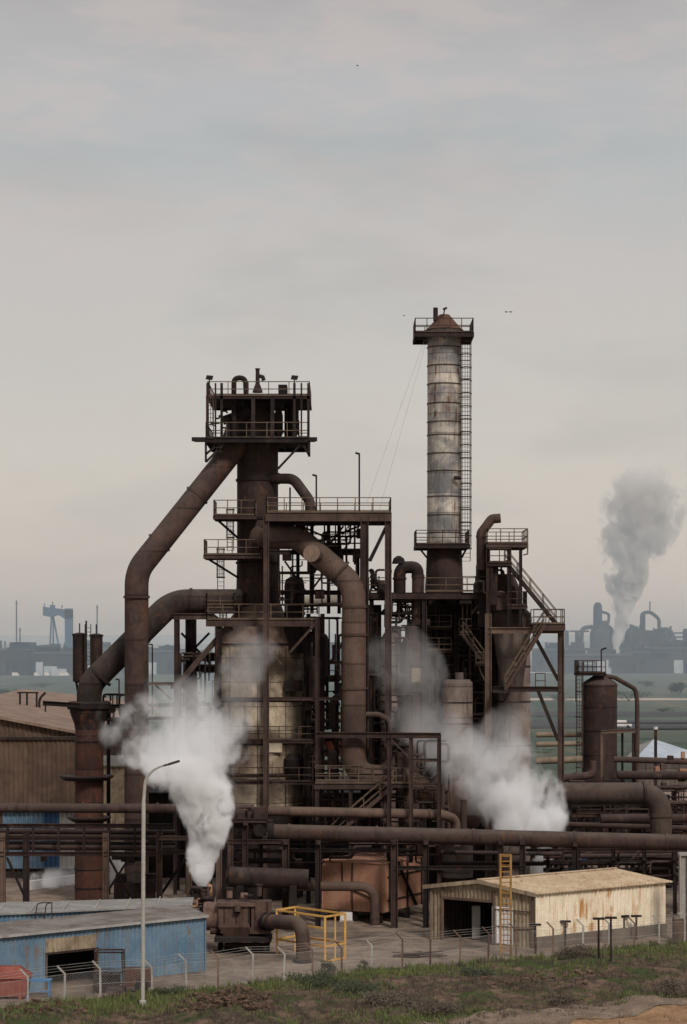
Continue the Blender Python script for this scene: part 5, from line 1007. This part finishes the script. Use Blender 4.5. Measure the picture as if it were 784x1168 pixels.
# fence line and birds
ffn = thing('field_fence', 'thin dark rail line crossing the fields right of the tank', 'fence'); 
for h in (1.2,2.6): MB().bar((60,470,h),(260,470,h),.3).build('rail', RUSTD, ffn)
for i in range(12): MB().bar((60+i*18,470,0),(60+i*18,470,2.8),.4).build('field_post', RUSTD, ffn)
mp_ = thing('mast_post', 'dark post with bright tip before the pale blue-grey roof', 'post'); MB().bar(W(748,905,190), W(748,831,190), .25).build('pole', RUST, mp_); MB().tube([W(748,832,190), W(748,829,190)], .2, 8).build('tip', WHITE, mp_)
def bird(x, y, Y, s, lb, fl=.12):
    c = W(x,y,Y); t = MB(); t.tube([c-Vector((s*.35,0,0)), c, c+Vector((s*.35,0,.02))], .1*s, 8)
    for k in (-1,1): t.add([c+Vector((-.12*s,0,0)), c+Vector((.18*s,0,0)), c+Vector((.05*s,k*.45*s,fl*s)), c+Vector((-.15*s+.5*k*s,k*.8*s,fl*.8*s))], [(0,1,2,3)])
    tag(t.build('bird', BLK), lb, 'bird', 'birds in the sky')
bird(578,356,150,.27,'bird gliding to the right of the chimney cap'); bird(583,356,150,.27,'second bird close behind the gliding bird right of the chimney'); bird(461,360,150,.2,'single small bird left of the chimney cap'); bird(408,75,150,.2,'lone tiny bird high in the upper sky')
# ------------------------------------------------------------------ steam
def steam(name, label, Y, rows, dens, colr=(.998,.996,.996), nscale=1., amp=1., seed=0., dark=1., soft=.42, aniso=.0, step=.5, top=None):
    """rows: (photo row, centre column, radius in photo pixels, density) from the vent upwards; one continuous cloud body"""
    P = [(W(x,y,Y), m_(r,Y), d) for y, x, r, d in rows]; zs = [p.z for p, _, _ in P]; z0, z1 = zs[0], zs[-1]
    xs = [p.x for p, _, _ in P]; x0, x1 = min(xs)-1, max(xs)+1; rm = max(r for _, r, _ in P)*1.02
    lerp = lambda z, vals: next((vals[i]+(vals[i+1]-vals[i])*(z-zs[i])/(zs[i+1]-zs[i]) for i in range(len(zs)-1) if zs[i] <= z <= zs[i+1]), vals[-1])
    # body: lofted rings a little larger than the visible cloud
    seg = 20; n = 26; vs = []; fs = []
    for i in range(n+1):
        z = z0+(z1-z0)*i/n; cx = lerp(z, xs); r = lerp(z, [q for _, q, _ in P])*1.12+.02
        vs += [(cx+r*math.cos(6.2832*k/seg), Y+r*math.sin(6.2832*k/seg), z) for k in range(seg)]
    for i in range(n):
        for k in range(seg): k2 = (k+1)%seg; fs.append((i*seg+k, i*seg+k2, (i+1)*seg+k2, (i+1)*seg+k))
    fs += [tuple(range(seg-1,-1,-1)), tuple(range(n*seg, n*seg+seg))]
    mt = bpy.data.materials.new(name); t = nt(mt); N_ = N(t); p = N_.pos(); g = N_.n('ShaderNodeNewGeometry'); sp = N_.n('ShaderNodeSeparateXYZ'); N_.l(g.outputs['Position'], sp.inputs[0])
    zt = N_.ramp(sp.outputs['Z'], z0, z1); zt.node.interpolation_type = 'LINEAR'
    def curve(vals, lo, hi):
        c = N_.n('ShaderNodeFloatCurve'); cu = c.mapping.curves[0]; pts = [((z-z0)/(z1-z0), (v-lo)/(hi-lo)) for z, v in zip(zs, vals)]
        cu.points[0].location = pts[0]; cu.points[1].location = pts[-1]
        for q in pts[1:-1]: cu.points.new(*q)
        for q in cu.points: q.handle_type = 'VECTOR'
        c.mapping.update(); N_.l(zt, c.inputs['Value'])
        return N_.math('ADD', N_.math('MULTIPLY', c.outputs[0], hi-lo), lo)
    cx = curve(xs, x0, x1); rr = curve([r for _, r, _ in P], 0, rm); dn = curve([d for _, _, d in P], 0, 1.001)
    dx = N_.math('DIVIDE', N_.math('SUBTRACT', sp.outputs['X'], cx), rr); dy = N_.math('DIVIDE', N_.math('SUBTRACT', sp.outputs['Y'], Y), rr)
    dist = N_.math('SQRT', N_.math('ADD', N_.math('MULTIPLY', dx, dx), N_.math('MULTIPLY', dy, dy)))
    mp = N_.n('ShaderNodeMapping'); mp.inputs['Location'].default_value = (seed, seed*1.7, 0); mp.inputs['Scale'].default_value = (1,1,.8); N_.l(p, mp.inputs['Vector'])
    s = 1/m_(60,Y)*nscale
    wr = N_.n('ShaderNodeTexNoise'); N_.l(mp.outputs[0], wr.inputs['Vector']); wr.inputs['Scale'].default_value = s*2.2; wr.inputs['Detail'].default_value = 1
    wv = N_.n('ShaderNodeVectorMath', operation='MULTIPLY_ADD'); N_.l(wr.outputs['Color'], wv.inputs[0]); wv.inputs[1].default_value = (.5/s,)*3; N_.l(mp.outputs[0], wv.inputs[2])
    def puff(k):
        o = N_.n('ShaderNodeTexVoronoi', feature='F1'); N_.l(wv.outputs[0], o.inputs['Vector']); o.inputs['Scale'].default_value = s*k; o.inputs['Detail'].default_value = 0; return o.outputs['Distance']
    big = N_.noise(mp.outputs[0], s*.9, 1, .5); sm = N_.noise(wv.outputs[0], s*5.5, 3, .65)
    nz = N_.math('ADD', N_.math('MULTIPLY', N_.math('SUBTRACT', big, .5), 1.5*amp), N_.math('MULTIPLY', N_.math('SUBTRACT', sm, .5), .85*amp))
    nz = N_.math('ADD', nz, N_.math('MULTIPLY', N_.math('SUBTRACT', puff(1.7), .5), .7*amp)); nz = N_.math('ADD', nz, N_.math('MULTIPLY', N_.math('SUBTRACT', puff(4.2), .5), .32*amp))
    nz = N_.math('MULTIPLY', nz, N_.ramp(zt, .1, 1., .8, 1.55))
    body = N_.ramp(N_.math('ADD', dist, nz), .84, .84-soft)
    edge = N_.ramp(dist, 1.1, .95)
    dens_ = N_.math('MULTIPLY', N_.math('MULTIPLY', N_.math('MULTIPLY', body, edge), dn), dens)
    v = N_.n('ShaderNodeVolumePrincipled'); v.inputs['Color'].default_value = (*colr, 1); v.inputs['Anisotropy'].default_value = aniso
    if top: N_.l(N_.mix(N_.ramp(zt, .05, .55), colr, top), v.inputs['Color'])
    N_.l(dens_, v.inputs['Density'])
    o = N_.n('ShaderNodeOutputMaterial'); N_.l(v.outputs[0], o.inputs['Volume']); mt.cycles.volume_step_rate = step*.44
    tag(MB().add(vs, fs, True).build('steam_plume', mt), label, 'steam')
steam('steam_left', 'thick white steam plume rising behind the blue shed', 141.5, [(1013,232,4,1),(1004,231,11,1),(985,230,20,1),(960,234,25,1),(930,234,35,1),(905,225,44,.8),(882,213,58,.26),(858,205,80,.07),(832,203,92,.05),(810,206,82,.038),(790,210,64,.025),(768,214,40,.0)], 5.4, seed=3., soft=.34)
steam('steam_wisp_body', 'thin grey steam veil drifting up across the tan furnace body', 157.5, [(850,276,16,.0),(800,274,30,.5),(765,280,34,1),(738,288,32,.8),(706,270,18,.0)], .27, seed=11., soft=.7, amp=1.3, colr=(.95,.93,.92))
steam('steam_right', 'white steam cloud spreading behind the long thick pipe right of centre', 156., [(952,598,46,1),(925,592,58,1),(900,580,64,.6),(870,564,58,.24),(840,568,44,.12),(818,577,36,.07),(798,586,24,.0)], 1.3, seed=21., amp=.95, soft=.36)
steam('steam_right_side', 'grey steam drifting left from the cloud across the portal frame', 157.5, [(930,560,36,.5),(895,540,48,.8),(865,520,54,.85),(840,500,52,.6),(815,488,44,.35),(795,480,30,.0)], .27, seed=34., soft=.5, amp=1.25, colr=(.96,.95,.945))
steam('steam_wisp_stoves', 'thin grey steam veil over the upright vessels below the stove deck', 158.5, [(830,470,30,.1),(800,468,46,.6),(770,464,50,1),(745,460,44,.9),(722,454,32,.4),(706,450,18,.0)], .10, seed=47., soft=.6, amp=1.4, colr=(.93,.92,.92))
steam('steam_far', 'distant grey smoke plume rising from the far hazy plant', 1590., [(765,701,2.4,1),(745,703,5,1),(720,706,10,1),(690,709,17,1),(665,714,24,.6),(640,720,34,.3),(610,727,46,.2),(580,732,52,.17),(555,735,48,.14),(530,738,28,.0)], .55, seed=57., colr=(.998,.998,1.), top=(.80,.78,.76), nscale=1.9, soft=.32, amp=1.1)
steam('steam_ground', 'low white steam puff drifting along the yard under the left pipe rack', 169., [(1012,58,30,.7),(1005,60,38,.9),(998,63,36,.6),(988,70,20,.0)], .8, seed=63., nscale=3.)
steam('steam_small', 'small white steam puff beside the downcomer foot under the pipe rack', 166., [(1012,124,8,1),(1000,127,11,1),(985,133,13,.9),(966,137,9,.0)], 2.2, seed=71., nscale=2.4)
steam('steam_vent', 'small bright steam puff above the ridge of the cream shed', 168., [(1004,614,12,1),(990,616,14,1),(976,622,13,.9),(964,622,9,.0)], 3., seed=77., nscale=2.4)
# ------------------------------------------------------------------ haze over the far land
hz = bpy.data.materials.new('haze_air'); t = nt(hz); v = t.nodes.new('ShaderNodeVolumeScatter'); v.inputs['Color'].default_value = (.70,.85,1.,1); v.inputs['Density'].default_value = .0005; v.inputs['Anisotropy'].default_value = .3
o = t.nodes.new('ShaderNodeOutputMaterial'); t.links.new(v.outputs[0], o.inputs['Volume'])
tag(MB().box(-4000,4000,330,7600,-6,95).build('haze', hz), kind='stuff')
# ------------------------------------------------------------------ sky, sun, camera
w = bpy.data.worlds.new("World"); sc.world = w; w.use_nodes = True; t = w.node_tree; t.nodes.clear(); n = N(t)
SUN_EL, SUN_AZ = math.radians(42), math.radians(157)      # azimuth measured from +Y towards +X: behind the camera, to the right
sky = n.n('ShaderNodeTexSky', sky_type='NISHITA', sun_disc=False, sun_elevation=SUN_EL, sun_rotation=SUN_AZ, air_density=1., dust_density=3., ozone_density=1.)
skc = n.n('ShaderNodeMix', data_type='RGBA', blend_type='MULTIPLY'); skc.inputs[0].default_value = 1; t.links.new(sky.outputs[0], skc.inputs[6]); skc.inputs[7].default_value = (.09,.09,.09,1)
tc = n.n('ShaderNodeTexCoord'); sep = n.n('ShaderNodeSeparateXYZ'); t.links.new(tc.outputs['Generated'], sep.inputs[0])
mpn = n.n('ShaderNodeMapping'); mpn.inputs['Scale'].default_value = (1,1,3.2); t.links.new(tc.outputs['Generated'], mpn.inputs['Vector'])
n1 = n.noise(mpn.outputs[0], 5.5, 6, .55, .3); n2 = n.noise(mpn.outputs[0], 14, 6, .6, .2)
el = n.math('ADD', sep.outputs['Z'], n.math('MULTIPLY', n.math('SUBTRACT', n1, .5), .07))
rp = n.n('ShaderNodeValToRGB'); t.links.new(n.ramp(el, -.02, .42), rp.inputs[0]); rp.inputs[0].links[0].from_node.interpolation_type = 'LINEAR'
def lin(c): return tuple(((v/255+.055)/1.055)**2.4 if v > 10 else v/3294 for v in c)
stops = [(-.02,(220,210,197)),(.02,(220,210,198)),(.08,(211,204,194)),(.14,(200,196,190)),(.19,(196,191,187)),(.225,(181,184,184)),(.26,(185,184,184)),(.285,(180,177,176)),(.31,(167,164,164)),(.42,(176,177,181))]
e = rp.color_ramp.elements
while len(e) > 1: e.remove(e[-1])
for i, (z, c) in enumerate(stops):
    q = e[0] if i == 0 else e.new((z+.02)/.44); q.position = (z+.02)/.44; q.color = (*lin(c), 1)
c = n.mix(n.math('MULTIPLY', n.math('MULTIPLY', n.ramp(n2, .47, .64), n.ramp(sep.outputs['Z'], .05, .27, .25, 1.)), .36), rp.outputs[0], (.62,.52,.48))
c = n.mix(n.math('MULTIPLY', n.ramp(n1, .52, .32), .26), c, (.33,.335,.335))
n3 = n.noise(mpn.outputs[0], 30, 5, .6, .4); c = n.mix(n.math('MULTIPLY', n.ramp(n3, .4, .7), .08), c, (.60,.57,.54))
c = n.mix(1., c, n.mix(n.ramp(sep.outputs['Z'], .35, .9), (1,1,1), (1.35,1.38,1.42)), 'MULTIPLY')
c = n.mix(.93, skc.outputs[2], c)
bg = n.n('ShaderNodeBackground'); t.links.new(c, bg.inputs[0]); bg.inputs[1].default_value = 1.04
wo = n.n('ShaderNodeOutputWorld'); t.links.new(bg.outputs[0], wo.inputs[0])
sl = bpy.data.lights.new('sun', 'SUN'); sl.energy = 2.3; sl.angle = math.radians(12); sl.color = (1,.95,.88)
so = bpy.data.objects.new('sun', sl); col.objects.link(so)
sd_ = Vector((math.sin(SUN_AZ)*math.cos(SUN_EL), math.cos(SUN_AZ)*math.cos(SUN_EL), math.sin(SUN_EL))); so.rotation_euler = sd_.to_track_quat('Z', 'Y').to_euler(); so.location = (0,0,80)
cd = bpy.data.cameras.new('camera'); co = bpy.data.objects.new('camera', cd); col.objects.link(co); sc.camera = co
co.location = (0,0,H); co.rotation_euler = (math.pi/2,0,0); cd.sensor_fit = 'AUTO'; cd.sensor_width = 36; cd.lens = F/1168*36; cd.shift_y = (HY-584)/1168; cd.clip_start = 1; cd.clip_end = 40000
sc.view_settings.view_transform = 'Standard'; sc.view_settings.look = 'None'; sc.view_settings.exposure = 0
sc.cycles.max_bounces = 12; sc.cycles.diffuse_bounces = 3; sc.cycles.volume_bounces = 9; sc.cycles.transparent_max_bounces = 8; sc.cycles.use_denoising = True; sc.cycles.volume_max_steps = 256
# ------------------------------------------------------------------ each thing's Empty goes to the base of its parts
from collections import defaultdict
kids = defaultdict(list)
for o in col.objects:
    if o.parent: kids[o.parent].append(o)
for o in list(col.objects):
    if o.type != 'EMPTY' or o.parent: continue
    P = [Vector(v) for k in kids[o]+[g for k in kids[o] for g in kids[k]] if k.type == 'MESH' for v in k.bound_box]
    if not P: continue
    o.location = ((min(p.x for p in P)+max(p.x for p in P))/2, (min(p.y for p in P)+max(p.y for p in P))/2, min(p.z for p in P))
    for k in kids[o]: k.matrix_parent_inverse = Matrix.Translation(-o.location)
